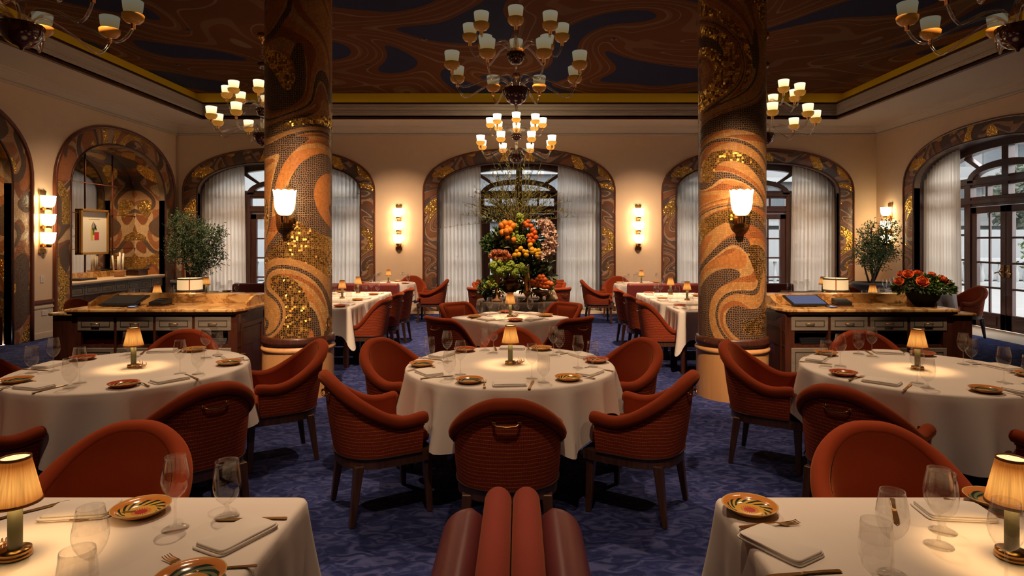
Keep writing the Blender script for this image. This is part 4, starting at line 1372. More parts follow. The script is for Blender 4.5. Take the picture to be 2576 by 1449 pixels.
# tables behind the service stations
def back_table(x, y, R, tbl, angs, chairs=(), lamp=(0, 0)):
    round_table(x, y, R, 'pedestal table under the cloth of %s' % tbl, 'white cloth over %s' % tbl, 4, .4, .30, .1)
    LAMP.put('lit table lamp with pleated shade on %s' % tbl, (x + lamp[0], y + lamp[1], ZT + .002), 0, 'table lamps')
    for a in angs:
        setting(x + R * cos(radians(a)), y + R * sin(radians(a)), a, seatname(a), tbl, cutlery=False)
    for a in chairs:
        chair(ARM, x + (R + .22) * cos(radians(a)), y + (R + .22) * sin(radians(a)), a + 180, AW + '%s of %s' % (seatname(a), tbl))
back_table(-4.77, 8.0, .58, 'the table just behind the left station', (250, 340, 70, 160), (178, 60))
back_table(-4.9, 9.55, .58, 'the table before the left window', (300, 20, 110, 200), (), (-.1, .15))
back_table(4.66, 8.0, .58, 'the table just behind the right station', (290, 200, 110, 20), (50,))
back_table(4.75, 9.65, .60, 'the table before the right window', (240, 160, 70, 340), (), (.15, .15))
back_table(6.6, 10.2, .60, 'the table beside the right wall door', (250, 170, 90, 0), (0, 190), (0, .1))
chair(ARM, -4.75, 11.35, 272, AW + 'behind the red banquette before the left window')
chair(ARM, 4.60, 11.35, 268, AW + 'behind the red banquette before the right window')
# ------------------------------------------------------------------ service stations
def station(nm, xl, xr, y0, wing):
    """wing: -1 left / +1 right"""
    r = thing('service_station', 'dark wood service station with yellow marble top on the %s, behind the round table' % nm, 'sideboard', ((xl + xr) / 2, y0, 0))
    W = (xr - xl) / 2; D = .66
    ch = -wing                                  # chamfered end towards the aisle
    body = MB()
    zc0, zc1 = .0, .865
    # carcass of boards so that the shelf openings are real
    body.box(-W, W, D - .03, D, 0, zc1)
    for x in [-W, -W + .45 * 0]: pass
    wd = (2 * W - .10) / 4
    for k in range(5):
        x = -W + .05 + wd * k
        body.box(x - .012 - (.035 if k in (0, 4) else 0), x + .012 + (.035 if k in (0, 4) else 0), 0, D, 0, zc1)
    for z0, z1 in ((0, .09), (.53, .555), (.68, .70), (.845, .865)):
        body.box(-W, W, .012, D, z0, z1)
    body.build('carcass', M['mahog'], r)
    for k in range(4):
        a = -W + .05 + wd * k + .014; b = a + wd - .028
        for part, z0, z1 in (('drawer', .702, .843), ('cupboard_door', .095, .527)):
            d = MB().box(a, b, -.006, .014, z0, z1).build(part, M['drawer'], r, bevel=.003, seg=1)
            g = MB()
            m = .038
            for u0, u1, v0, v1 in ((a + m, b - m, z0 + m, z0 + m + .006), (a + m, b - m, z1 - m - .006, z1 - m), (a + m, a + m + .006, z0 + m, z1 - m), (b - m - .006, b - m, z0 + m, z1 - m)):
                g.box(u0, u1, -.0085, -.005, v0, v1)
            g.build('moulding', M['groove'], d)
            c = (a + b) / 2; zc_ = (z0 + z1) / 2 if part == 'drawer' else z1 - .07
            h = MB().tube([(c - .04, -.006, zc_), (c - .04, -.024, zc_), (c + .04, -.024, zc_), (c + .04, -.006, zc_)], .0045, 8)
            h.build('pull', M['brass'], d)
    # counter top with moulded edge, one corner cut off towards the aisle
    def top(e, z0, z1, name, mat, bev):
        xa, xb = -W - e, W + e; c = .05
        if ch > 0: poly = [(xa, -e), (xb - c, -e), (xb, c * 3), (xb, D + e), (xa, D + e)]
        else: poly = [(xa, D + e), (xa, c * 3), (xa + c, -e), (xb, -e), (xb, D + e)]
        n = len(poly)
        vs = [(x, y, z0) for x, y in poly] + [(x, y, z1) for x, y in poly]
        MB().add(vs, [tuple(range(n)), tuple(range(2 * n - 1, n - 1, -1))] + [(i, (i + 1) % n, (i + 1) % n + n, i + n) for i in range(n)], None, False).build(name, M[mat], r, bevel=bev, seg=3)
    top(.045, .888, .922, 'marble_top', 'marble', .010)
    top(.030, .868, .889, 'top_moulding', 'mahog', .006)
    b = MB().box(-W + .06, W - .06, D - .03, D + .14, .918, 1.018)
    b.build('splashback', M['marble'], r, bevel=.006)
    for s_ in (-1, 1):
        x = s_ * (W - .02)
        p = MB()
        prof = [(.22, .918), (D + .14, .918), (D + .14, 1.018), (.40, 1.018), (.36, 1.010), (.31, .985), (.27, .972), (.24, .965), (.22, .955)]
        n = len(prof)
        vs = [(x - .014, y, z) for y, z in prof] + [(x + .014, y, z) for y, z in prof]
        p.add(vs, [tuple(range(n)), tuple(range(2 * n - 1, n - 1, -1))] + [(i, (i + 1) % n, (i + 1) % n + n, i + n) for i in range(n)], None, False)
        p.build('side_splash', M['marble'], r, bevel=.003, seg=1)
    # end panel towards the aisle
    x = ch * W
    e = MB(); a, b = sorted((x, x + ch * .008))
    for q in ((.08, D - .06, .72, .76), (.08, D - .06, .12, .16), (.08, .12, .16, .72), (D - .10, D - .06, .16, .72)):
        e.box(a, b, q[0], q[1], q[2], q[3])
    e.build('end_panel', M['mahog'], r)
    # lower side unit
    s_ = wing; a, b = sorted((s_ * W, s_ * (W + .42)))
    MB().box(a, b, .30, .95, 0, .815).build('side_unit', M['mahog'], r, bevel=.004, seg=1)
    a, b = sorted((s_ * (W - .02), s_ * (W + .45)))
    MB().box(a, b, .27, .97, .815, .845).build('side_top', M['marble'], r, bevel=.012, seg=3)
    return r
SL = station('left', -4.50, -2.83, 6.10, -1)
SR = station('right', 2.67, 4.36, 6.10, 1)
ZK = .9225
def pos_unit(nm, x, screen_on):
    b = thing('touch_screen_till', 'black touch screen till lying on the %s marble counter' % nm, 'till', (x, 6.42, ZK))
    d = MB().box(-.19, .19, -.14, .14, .0, .02); d.xf(Matrix.Rotation(radians(16), 4, 'X') @ Matrix.Translation((0, 0, .045)))
    d.build('display_housing', M['black'], b, bevel=.008)
    s_ = MB().box(-.165, .165, -.112, .118, .0205, .0225); s_.xf(Matrix.Rotation(radians(16), 4, 'X') @ Matrix.Translation((0, 0, .045)))
    s_.build('screen', M['screen'] if screen_on else simple('dark_screen', (.02, .025, .03), .08), b)
    f = MB().box(-.10, .10, -.08, .10, 0, .05)
    f.build('stand', M['black'], b, bevel=.01)
    p = thing('receipt_printer', 'black receipt printer on the %s marble counter' % nm, 'printer', (x + .38, 6.40, ZK), -.12)
    MB().box(-.085, .085, -.10, .10, 0, .012).build('tray', M['mahog'], p, bevel=.003)
    q = MB().slab([(-.075, .012), (.075, .012), (.075, .075), (-.075, .075)], -.085, .085)
    for i, (xx, yy, zz) in enumerate(q.v):
        if zz > .05 and yy < 0: q.v[i] = (xx, yy, .045)
    q.build('body', M['black'], p, bevel=.008)
    MB().box(-.055, .055, -.02, .0, .064, .067).build('paper_slot', M['planter'], p)
    ph = thing('phone', 'small phone with lit screen between till and printer on the %s counter' % nm, 'phone', (x + .19, 6.24, ZK), .1)
    MB().box(-.036, .036, -.05, .05, 0, .009).build('case', M['black'], ph, bevel=.003)
    MB().box(-.032, .032, -.042, .042, .0092, .0098).build('screen', M['phone'], ph)
pos_unit('left', -4.16, False)
pos_unit('right', 3.02, True)
pen = MB().tube([(0, 0, .0), (.008, -.004, .05), (.016, -.008, .10)], .004, 8).build('pen', M['black'])
pen.location = (-2.88, 6.52, ZK + .004); tag(pen, 'black pen leaning at the right end of the left marble counter', 'pen')

DRUM = Proto('drum_lamp', 'lamp')
DRUM.part('base', MB().lathe([(.05, 0), (.05, .006), (.018, .012), (.016, .03)], 24, capb=True), M['glass'])
DRUM.part('lamp_shade', MB().lathe([(.128, .025), (.128, .165)], 48), M['drum'])
M['greytrim'] = simple('grey_trim', (.10, .075, .055), .7)
for z in (.022, .150):
    DRUM.part('shade_trim', MB().lathe([(.127, z), (.130, z), (.130, z + .018), (.127, z + .018)], 48), M['greytrim'])
DRUM.part('ribbon', MB().box(-.006, .006, -.1305, -.128, .04, .15).xf(Matrix.Rotation(.45, 4, 'Z')), simple('orange_ribbon', (.5, .18, .04), .6))
DRUM.part('lid', MB().lathe([(.004, .162), (.004, .172), (.010, .174), (.004, .178)], 12), M['bronze'])
DRUM.lights.append(('POINT', (0, 0, .10), 1.6, (1, .68, .36), .03))
DRUM.put('lit drum lamp with white fabric shade on the left station ledge', ((478 - PX) / F * 6.83, 6.83, 1.019), 0)
DRUM.put('lit drum lamp with white fabric shade on the right station ledge', ((2102 - PX) / F * 6.83, 6.83, 1.019), -.9)

# folded red napkins on the open shelf of the left station, dark stack on the right
for k in range(6):
    o = MB().box(-.10, .10, -.07, .07, 0, .015).build('folded_red_napkin', M['redcloth'], None, bevel=.006)
    o.location = (-4.30 + .205 * (k % 2), 6.22, .557 + .0155 * (k // 2)); o.rotation_euler = (0, 0, .03 * (k - 2))
    tag(o, 'folded red napkin in the %s stack, %s, on the left station shelf' % (('left', 'right')[k % 2], ('bottom', 'middle', 'top')[k // 2]), 'napkin', 'red napkins on the station shelf')
for k in range(3):
    o = MB().box(-.13, .13, -.09, .09, 0, .02).build('menu_folder', M['planter'], None, bevel=.004)
    o.location = (-3.10 , 6.24, .557 + .021 * k); o.rotation_euler = (0, 0, .05 * (k - 1))
    tag(o, 'dark menu folder, %s of the stack on the right shelf of the left station' % ('bottom', 'middle', 'top')[k], 'menu', 'menu folders')
for k in range(3):
    o = MB().box(-.13, .13, -.09, .09, 0, .022).build('menu_folder', M['black'], None, bevel=.004)
    o.location = (2.98, 6.24, .557 + .023 * k); o.rotation_euler = (0, 0, .06 * (1 - k))
    tag(o, 'black menu folder, %s of the stack on the right station shelf' % ('bottom', 'middle', 'top')[k], 'menu', 'menu folders')

# ------------------------------------------------------------------ niche counter in the left wall
r = thing('niche_counter', 'built-in counter of grey drawers with stone top in the left wall niche', 'counter', (0, 0, 0))
r.matrix_world = LEFT
MB().box(10.62, 13.42, .06, .64, 0, .80).build('carcass', M['mahog'], r)
MB().box(10.62, 13.42, -.03, .645, .825, .872).build('stone_top', M['stone'], r, bevel=.012)
MB().box(10.62, 13.42, .0, .64, .80, .825).build('moulding', M['drawer'], r)
MB().box(10.62, 13.42, .61, .645, .872, .99).build('splashback', M['marble'], r, bevel=.004)
for k in range(7):
    a = 10.63 + .40 * k; b = a + .385
    d = MB().box(a, b, .035, .062, .62, .79).build('drawer', M['drawer'], r, bevel=.003, seg=1)
    g = MB()
    for u0, u1, v0, v1 in ((a + .05, b - .05, .655, .662), (a + .05, b - .05, .748, .755), (a + .05, a + .057, .655, .755), (b - .057, b - .05, .655, .755)):
        g.box(u0, u1, .031, .036, v0, v1)
    g.build('moulding', M['groove'], d)
    c = (a + b) / 2
    MB().tube([(c - .04, .035, .705), (c - .04, .015, .705), (c + .04, .015, .705), (c + .04, .035, .705)], .005, 8).build('pull', M['brass'], d)
    MB().box(a, b, .045, .062, .10, .60).build('cupboard_door', M['mahog'], r, bevel=.003, seg=1)
cb = thing('wicker_basket', 'wicker basket holding the tall white candles on the niche counter', 'basket', (-8.25, 12.52, .873))
MB().lathe([(.085, 0), (.10, .06), (.125, .13), (.12, .13), (.09, .01)], 16, capb=True, rf=lambda a, i: 1 + .05 * (abs(cos(2 * a)) > .7)).build('basket', M['wicker'], cb)
for k, (dx, dy, tx, ty, h) in enumerate(((-.05, -.07, -.04, -.10, .42), (.03, -.03, .0, .01, .48), (-.03, .01, .0, .0, .40), (.04, .05, .01, .03, .46), (.0, .09, .02, .05, .40))):
    o = MB().lathe([(.016, 0), (.016, h), (.006, h + .004), (.002, h + .012)], 12, capb=True).build('taper_candle', M['candle'])
    o.location = (-8.25 + dx, 12.52 + dy, .885); o.rotation_euler = (-ty, tx, 0)
    tag(o, 'tall white candle in the wicker basket, %s of five' % ('leftmost and leaning', 'second from the left', 'middle', 'second from the right', 'rightmost')[k], 'candle', 'candles in the basket')
o = MB().box(-.14, .14, -.20, .20, 0, .025).build('tray', M['black'], None, bevel=.008); o.location = (-8.18, 13.0, .98)
cr = MB().box(-.13, .13, -.17, .17, 0, .106).build('wooden_box', M['mahog'], None, bevel=.004); cr.location = (-8.18, 13.0, .873)
tag(cr, 'dark wooden box under the black tray on the niche counter', 'box'); tag(o, 'black tray on the wooden box at the right of the niche counter', 'tray')
o = MB().box(-.16, .16, -.22, .22, 0, .035).build('folder', M['black'], None, bevel=.008); o.location = (-8.20, 11.35, .873); tag(o, 'flat black folder at the left end of the niche counter', 'folder')
g = WINE.put('glass of dark red wine at the right end of the niche counter', (-8.12, 13.28, .873), 0)
MB().lathe([(.003, .094), (.011, .097), (.023, .106), (.032, .122), (.0365, .140), (.0005, .140)], 24).build('red_wine', M['wine'], g)
pf_ = thing('framed_picture', 'gold-framed abstract print hanging on the niche mirror', 'picture', (-8.495, 12.11, 1.6))
z0, z1, hw = -.30 * 1.0 - .02, .66, .40
zb_, zt_ = 1.6 - (640 - PY) / F * 12.1 - 1.6, 1.6 - (527 - PY) / F * 12.1 - 1.6
fr = MB()
for a, b, c, d in ((-hw, hw, zb_, zb_ + .045), (-hw, hw, zt_ - .045, zt_), (-hw, -hw + .045, zb_, zt_), (hw - .045, hw, zb_, zt_)):
    fr.box(0, .05, a, b, c, d)
fr.build('frame', M['framegold'], pf_, bevel=.008)
MB().box(0, .02, -hw + .03, hw - .03, zb_ + .03, zt_ - .03).build('mount', M['mat'], pf_)
def art(name, mat, shapes):
    mb = MB()
    for y0, y1, z0, z1 in shapes: mb.box(.0205, .0215, y0, y1, z0, z1)
    mb.build(name, M[mat], pf_)
zm = (zb_ + zt_) / 2
art('red_patch', 'pred', [(.0, .13, zm - .16, zm + .0)])
art('yellow_patch', 'pyellow', [(-.10, -.04, zm - .16, zm + .07)])
art('green_patch', 'pgreen', [(-.05, .0, zm - .06, zm + .06)])
mb = MB()
for k in range(5):
    a = k * 1.1
    mb.tube([(.0215, -.06 + .03 * k, zm + .05), (.0215, -.07 + .03 * k + .03 * sin(a), zm + .12), (.0215, -.03 + .02 * k, zm + .20 - .02 * k)], .007, 6)
mb.build('ink_strokes', M['ink'], pf_)
MB().box(.0205, .0212, -.16, .16, zt_ - .20, zt_ - .194).build('ruled_line', M['drawer'], pf_)

# switches and sockets on the left wall
for (y, z, hx, hz, lb) in ((9.98, .98, .035, .06, 'white light switch on the left wall below the sconce'), (10.02, .42, .06, .04, 'white double socket low on the left wall')):
    p = thing('wall_plate', lb, 'wall switch', (XL + (.003 if z > .6 else .016), y, z))
    MB().box(0, .008, -hx, hx, -hz, hz).build('plate', M['white'], p, bevel=.002)
    MB().box(.008, .013, -hx * .35, hx * .35, -hz * .5, hz * .5).build('rocker', M['white'], p)

# bench with dark wood in the nearest niche
r = thing('niche_bench', 'dark wood bench with blue leather seat in the niche at the left edge', 'bench', (0, 0, 0)); r.matrix_world = LEFT
MB().box(6.7, 9.34, .10, .62, 0, .44).build('base', M['mahog'], r, bevel=.006)
MB().box(6.7, 9.30, .08, .60, .44, .52).build('cushion', simple('blue_leather', (.03, .035, .10), .35), r, bevel=.03, seg=3)
MB().box(6.6, 9.36, .56, .64, .44, 1.02).build('backrest', M['mahog'], r, bevel=.01)
# ------------------------------------------------------------------ plants, flowers and the fruit display
def leaves(mb, pts, size, rr, asp=.32, droop=0.3):
    """one folded leaf at each (point, direction)"""
    for p, d in pts:
        d = Vector(d).normalized()
        a = d.orthogonal().normalized(); a.rotate(Matrix.Rotation(rr.random() * 6.28, 3, d))
        n_ = d.cross(a)
        L = size * rr.uniform(.7, 1.3); W = L * asp
        p = Vector(p); m = p + d * L * .5; t = p + d * L - n_ * L * droop * .3
        mb.add([p, m + a * W * .5 - n_ * W * .1, t, m - a * W * .5 - n_ * W * .1, m + n_ * W * .12], [(0, 1, 4), (1, 2, 4), (2, 3, 4), (3, 0, 4)], None, False)
def rdir(rr):
    while True:
        v = Vector((rr.uniform(-1, 1), rr.uniform(-1, 1), rr.uniform(-1, 1)))
        if .1 < v.length < 1: return v.normalized()

def potted_tree(x, y, pot_r, pot_h, blobs, label, seed, leaf='leaf', nl=2600, size=.055, round_pot=True):
    rr = random.Random(seed)
    r = thing('potted_tree', label, 'plant', (x, y, 0))
    MB().lathe([(pot_r * .72, 0), (pot_r * .9, pot_h * .4), (pot_r, pot_h * .9), (pot_r * 1.06, pot_h * .93), (pot_r * 1.06, pot_h), (pot_r * .92, pot_h), (pot_r * .9, pot_h * .93)], 32, capb=True).build('planter', M['planter'], r)
    MB().lathe([(.001, pot_h * .95), (pot_r * .92, pot_h * .94)], 24).build('soil', M['soil'], r)
    tr = MB()
    for (bx, by, bz, br) in blobs:
        p0 = Vector((rr.uniform(-.05, .05), rr.uniform(-.05, .05), pot_h * .9)); p1 = Vector((bx, by, bz))
        mid = p0.lerp(p1, .5) + Vector((rr.uniform(-.06, .06), rr.uniform(-.06, .06), .03))
        tr.tube([p0, mid, p1], [.022, .015, .006], 6)
        for _ in range(5):
            q = p1 + rdir(rr) * br * .8; tr.tube([mid.lerp(p1, .6), q], [.006, .002], 5)
    tr.build('trunk', M['bark'], r)
    mb = MB(); tot = sum(b[3] ** 2 for b in blobs)
    for bx, by, bz, br in blobs:
        ns = int(nl / 10 * br ** 2 / tot)
        for _ in range(ns):
            d = rdir(rr); c = Vector((bx, by, bz)) + d * br * rr.uniform(.35, .9)
            ax = (d * .5 + rdir(rr) * .8 + Vector((0, 0, .5))).normalized()
            pts = []
            for k in range(10):
                q = c + ax * (k * size * .33)
                pts.append((q, ax * .6 + rdir(rr)))
            leaves(mb, pts, size, rr)
    o = mb.build('foliage', M[leaf], r, fix=False); o['kind'] = 'stuff'
    return r
potted_tree(-7.02, 12.9, .33, .78, [(-.12, 0, 1.95, .27), (.1, 0, 1.75, .34), (.38, -.1, 1.55, .34), (-.1, -.1, 1.35, .30), (.55, -.15, 1.25, .30), (.30, -.1, 1.12, .30), (.65, -.1, 1.72, .2), (-.15, 0, 1.6, .25)], 'bushy potted olive tree in the left corner in front of the curtain', 3, nl=9500)
potted_tree(7.42, 12.75, .37, .74, [(-.15, 0, 1.35, .28), (.02, 0, 1.15, .25), (.12, 0, 1.45, .26), (.28, -.05, 1.72, .20), (-.1, 0, 1.68, .16), (-.02, 0, 1.9, .08), (.3, 0, 1.40, .22), (.33, 0, 1.9, .12)], 'open-branched potted tree in the right corner beside the wall sconce', 8, nl=6000)

# flower bowl on the right station
fb = thing('flower_bowl', 'black carved bowl of orange roses on the right marble counter', 'flowers', ((2322 - PX) / F * 6.38, 6.38, ZK))
MB().lathe([(.075, 0), (.085, .005), (.135, .07), (.165, .135), (.172, .165), (.160, .165), (.12, .07)], 32, capb=True, rf=lambda a, i: 1 + .012 * cos(12 * a)).build('bowl', M['bowlblack'], fb)
rr = random.Random(5); mb = MB()
for _ in range(900):
    d = rdir(rr); d.z = abs(d.z) * .8 - .25
    c = Vector((d.x * .27, d.y * .2, .20 + d.z * .17))
    leaves(mb, [(c, d + rdir(rr) * .6)], .06, rr, .4)
o = mb.build('greenery', M['leafdark'], fb, fix=False); o['kind'] = 'stuff'
def rose(mb, c, r, rr, up=(0, 0, 1)):
    """cupped petals in rings: the inner ones close over the heart, the outer ones open"""
    up = Vector(up).normalized(); a = up.orthogonal().normalized(); b = up.cross(a); c = Vector(c)
    for ring, (n, rb, rm, rt, h0, h1) in enumerate(((3, .06, .16, .05, .25, .95), (4, .12, .34, .22, .15, .92), (5, .2, .56, .48, .05, .80), (6, .3, .80, .86, -.05, .60), (7, .35, .95, 1.18, -.15, .30))):
        for k in range(n):
            t0 = 2 * pi * k / n + ring * .9 + rr.uniform(-.1, .1); w_ = 2 * pi / n * .62
            vs = []
            for j, (q, h) in enumerate(((rb, h0), (rm, h0 + (h1 - h0) * .5), ((rm + rt) / 2 + .04, h0 + (h1 - h0) * .85), (rt, h1))):
                for i in range(5):
                    u = (i - 2) / 2; ww = w_ * (.55, 1, .95, .6)[j]
                    t = t0 + u * ww
                    vs.append(c + (a * cos(t) + b * sin(t)) * r * q * (1 - .06 * u * u) + up * r * (h - .12 * u * u * (j > 1)))
            mb.add(vs, [(j * 5 + i, j * 5 + i + 1, j * 5 + i + 6, j * 5 + i + 5) for j in range(3) for i in range(4)])
for k, (px, py, dy, rd) in enumerate(((2320, 709, -.17, .055), (2285, 690, -.1, .045), (2262, 708, -.08, .042), (2372, 705, -.12, .05), (2345, 693, .0, .042), (2310, 688, .02, .042), (2388, 716, -.05, .042), (2268, 690, .05, .04), (2300, 712, .12, .04))):
    Y = 6.38 + dy
    p = at(px, py, Y=Y) - Vector(fb.location)
    m_ = MB(); rose(m_, p, rd, rr, (p.x * 1.2, p.y * 1.5 - .25, .35)); m_.build('rose', M['rose'], fb, fix=False)
mb = MB()
c0 = at(2352, 716, Y=6.28) - Vector(fb.location)
for _ in range(60):
    d = rdir(rr); mb.ball(c0 + Vector((d.x * .055, d.y * .045, d.z * .05)), .014, 6, 4)
mb.build('green_hydrangea', M['hydrangea'], fb)

# ------------------------------------------------------------------ fruit and flower display
DY = 8.75; DX = (1302 - PX) / F * DY
round_table(DX, DY, .585, 'round display table under the taupe cloth', 'dark taupe cloth over the flower display table', 5, .3, .50, .08, mat='taupe')
def dp(px, py, dy=0.0): return at(px, py, Y=DY + dy)
def vessel(name, label, px, dy, prof, mat, cat='vase'):
    p = dp(px, 750, dy)
    r = thing(name, label, cat, (p.x, DY + dy, ZT + .003))
    MB().lathe(prof, 28, capb=True).build('vessel', M[mat], r)
    return r
def rel(r, px, py, dy):
    p = dp(px, py, dy); l = r.location
    return Vector((p.x - l.x, p.y - l.y, p.z - l.z))
def fruits(r, name, mat, spots, rad, dy, j=0.0):
    me = MB().ball((0, 0, 0), 1, 14, 10, (1, 1, .96)).mesh(name, M[mat], True)
    for i, s_ in enumerate(spots):
        o = link(name, me, r); q = rel(r, s_[0], s_[1], dy + (s_[2] if len(s_) > 2 else 0))
        o.location = q; k = rad * (1 + .12 * sin(i * 5.1)); o.scale = (k, k, k * (1.2 if name == 'lemon' else 1))
        o.rotation_euler = (sin(i * 3.3), cos(i * 2.1), i)
def bushy(r, name, mat, spots, n, size, rr, asp=.4, up=.3):
    mb = MB()
    for px, py, dy, sx, sz in spots:
        c = rel(r, px, py, dy)
        for _ in range(n):
            d = rdir(rr); q = c + Vector((d.x * sx, d.y * sx * .8, d.z * sz)) * rr.uniform(.4, 1)
            leaves(mb, [(q, d + rdir(rr) * .7 + Vector((0, 0, up)))], size, rr, asp)
    o = mb.build(name, M[mat], r, fix=False); o['kind'] = 'stuff'
def heads(r, name, mat, spots, rad, dy, rr, n=46):
    for px, py in spots:
        mb = MB(); c = rel(r, px, py, dy + rr.uniform(-.05, .05))
        for _ in range(n):
            d = rdir(rr); mb.ball(c + d * rad * .78, rad * .30, 6, 4)
        mb.build(name, M[mat], r)

rr = random.Random(21)
# main arrangement in the bronze urn
u = vessel('urn_arrangement', 'tall arrangement of oranges, lemons, blossom and wild branches in a bronze urn', 1282, -.12,
           [(.085, 0), (.09, .012), (.06, .03), (.035, .06), (.03, .09), (.06, .11), (.12, .15), (.165, .21), (.172, .255), (.15, .262), (.10, .275), (.095, .30), (.125, .33), (.13, .345), (.11, .345), (.08, .29)], 'bronze', 'flowers')
for s_ in (-1, 1):
    MB().tube([(s_ * .16, 0, .25), (s_ * .20, 0, .27), (s_ * .19, 0, .31), (s_ * .12, 0, .33)], .01, 8).build('handle', M['bronze'], u)
# hidden stems that carry the arrangement
st = MB()
for k in range(12):
    a = 2 * pi * k / 12
    st.tube([(.05 * cos(a), .05 * sin(a), .25), (.12 * cos(a) + .06, .12 * sin(a) + .12, .8), (.16 * cos(a) + .1, .16 * sin(a) + .15, 1.35)], [.012, .01, .005], 6)
st.build('stems', M['bark'], u)
bushy(u, 'foliage', 'leafdark', [(1262, 600, .05, .17, .15), (1250, 622, .0, .19, .10), (1300, 590, .1, .22, .2), (1340, 600, .05, .17, .18), (1352, 640, .0, .17, .15), (1300, 640, .1, .22, .16), (1330, 665, -.05, .2, .12), (1290, 615, .15, .25, .2), (1355, 685, .0, .12, .12), (1238, 612, 0, .14, .08), (1335, 690, .1, .14, .12), (1312, 708, .2, .16, .14), (1340, 722, .15, .14, .10), (1300, 655, .15, .2, .14)], 230, .085, rr)
bushy(u, 'grey_foliage', 'leafgrey', [(1268, 598, -.12, .10, .06), (1282, 615, -.14, .08, .06), (1362, 665, -.05, .12, .08), (1375, 690, -.05, .10, .10), (1232, 548, .1, .10, .05)], 26, .11, rr, .7)
fruits(u, 'orange', 'orange', [(1262, 567), (1275, 571), (1286, 573), (1264, 584), (1275, 582, -.05), (1282, 579, -.05), (1277, 596, -.03), (1264, 586, -.02), (1284, 562), (1290, 568), (1270, 562), (1292, 603)], .047, -.22)
fruits(u, 'tangerine', 'kumquat', [(1322, 562), (1328, 557), (1336, 568), (1340, 578), (1345, 585), (1338, 592), (1334, 600), (1342, 606), (1332, 606), (1325, 566), (1348, 597), (1330, 593)], .036, -.22)
fruits(u, 'lemon', 'lemon', [(1334, 616), (1318, 632), (1325, 634), (1324, 641), (1338, 627), (1346, 631), (1355, 630), (1349, 638), (1356, 637), (1340, 634), (1305, 640), (1310, 625), (1300, 632), (1351, 643), (1295, 642)], .034, -.24)
heads(u, 'green_viburnum', 'hydrangea', [(1303, 553), (1310, 557), (1306, 543), (1300, 568), (1298, 582), (1311, 546), (1289, 592), (1304, 596), (1313, 598), (1301, 606), (1309, 606), (1316, 604)], .042, -.2, rr)
heads(u, 'green_hydrangea', 'hydrangea', [(1250, 672), (1262, 662), (1272, 655), (1284, 666), (1268, 675), (1256, 682), (1280, 676), (1290, 682), (1300, 676), (1296, 688), (1245, 680), (1266, 688), (1310, 672), (1240, 668), (1320, 682), (1252, 660)], .062, -.36, rr, 60)
# blush orchid spray on the right
mb = MB()
for k in range(190):
    py = rr.uniform(556, 655); q_ = (py - 556) / 99; px = 1366 + 20 * sin(q_ * 3.1) + rr.uniform(-13, 13)
    c = rel(u, px, py, rr.uniform(-.2, .0)); d0 = rdir(rr)
    leaves(mb, [(c, d0), (c, d0.cross(Vector((0, 0, 1)))), (c, -d0), (c, Vector((0, 0, 1)))], .058, rr, .8)
mb.build('orchid_spray', M['orchid'], u, fix=False)
# wild branches on top
mb = MB()
for k in range(95):
    a = rr.gauss(0, 1); s_ = Vector((a * .34, rr.uniform(-.35, .35), 1.0)).normalized()
    L = rr.uniform(.55, 1.12) if abs(a) < .6 else rr.uniform(.45, .80)
    p0 = rel(u, 1300 + rr.uniform(-22, 22), 565 + rr.uniform(-15, 30), rr.uniform(-.1, .15))
    pts = []; bend = Vector((a * .22, 0, -.10 * abs(a)))
    for i in range(7):
        t = i / 6; pts.append(p0 + s_ * L * t + bend * t * t + Vector((rr.uniform(-.012, .012), 0, 0)))
    mb.tube(pts, [.004 - .0004 * i for i in range(7)], 4)
    lv = []
    for i in range(2, 7):
        for _ in range(5):
            q = pts[i - 1].lerp(pts[i], rr.random()); lv.append((q, s_ + rdir(rr) * .9))
    leaves(mb, lv, .055, rr, .22)
o = mb.build('wild_branches', M['twig'], u, fix=False); o['kind'] = 'stuff'

# trumpet vase with peach carnations, left of the urn
v = vessel('trumpet_vase', 'pale trumpet vase of peach carnations left of the urn', 1250, -.30, [(.07, 0), (.075, .02), (.03, .05), (.035, .2), (.055, .38), (.08, .50), (.075, .50), (.04, .3)], 'wicker', 'flowers')
for k in range(22):
    m_ = MB(); a = 2.4 * k; q = math.sqrt(k / 22)
    c = rel(v, 1257 + 24 * q * cos(a), 643 + 11 * q * sin(a) , -.30 - .08 * q); rose(m_, c, .042, rr, (cos(a) * q, -.6, .6)); m_.build('carnation', M['peachrose'], v, fix=False)
# gold candlestick vase right of the urn
vessel('gold_vase', 'slender tall gold vase standing right of the bronze urn', 1326, -.25, [(.065, 0), (.07, .012), (.03, .03), (.022, .06), (.045, .10), (.05, .16), (.04, .30), (.026, .46), (.034, .49), (.045, .50), (.03, .48)], 'gold')
vessel('brass_goblet', 'small brass goblet left of the bronze urn', 1253, -.30, [(.05, 0), (.05, .008), (.018, .03), (.014, .07), (.035, .10), (.04, .14), (.036, .14), (.02, .10)], 'bronze')
# compote of tangerines
c = vessel('fruit_compote', 'bronze footed bowl piled with tangerines at the right of the display', 1361, -.28, [(.06, 0), (.062, .01), (.025, .03), (.022, .06), (.07, .085), (.115, .125), (.125, .15), (.118, .15), (.06, .10)], 'bronze', 'fruit bowl')
bushy(c, 'foliage', 'leafdark', [(1361, 712, -.28, .16, .06), (1380, 716, -.28, .08, .06)], 90, .055, rr)
fruits(c, 'tangerine', 'kumquat', [(1358, 697), (1366, 696), (1352, 703), (1361, 703), (1370, 704), (1345, 711), (1354, 712), (1363, 711), (1372, 712), (1380, 713), (1341, 715), (1350, 718), (1360, 719), (1369, 722), (1378, 721), (1386, 715), (1338, 708), (1366, 707)], .037, -.36)
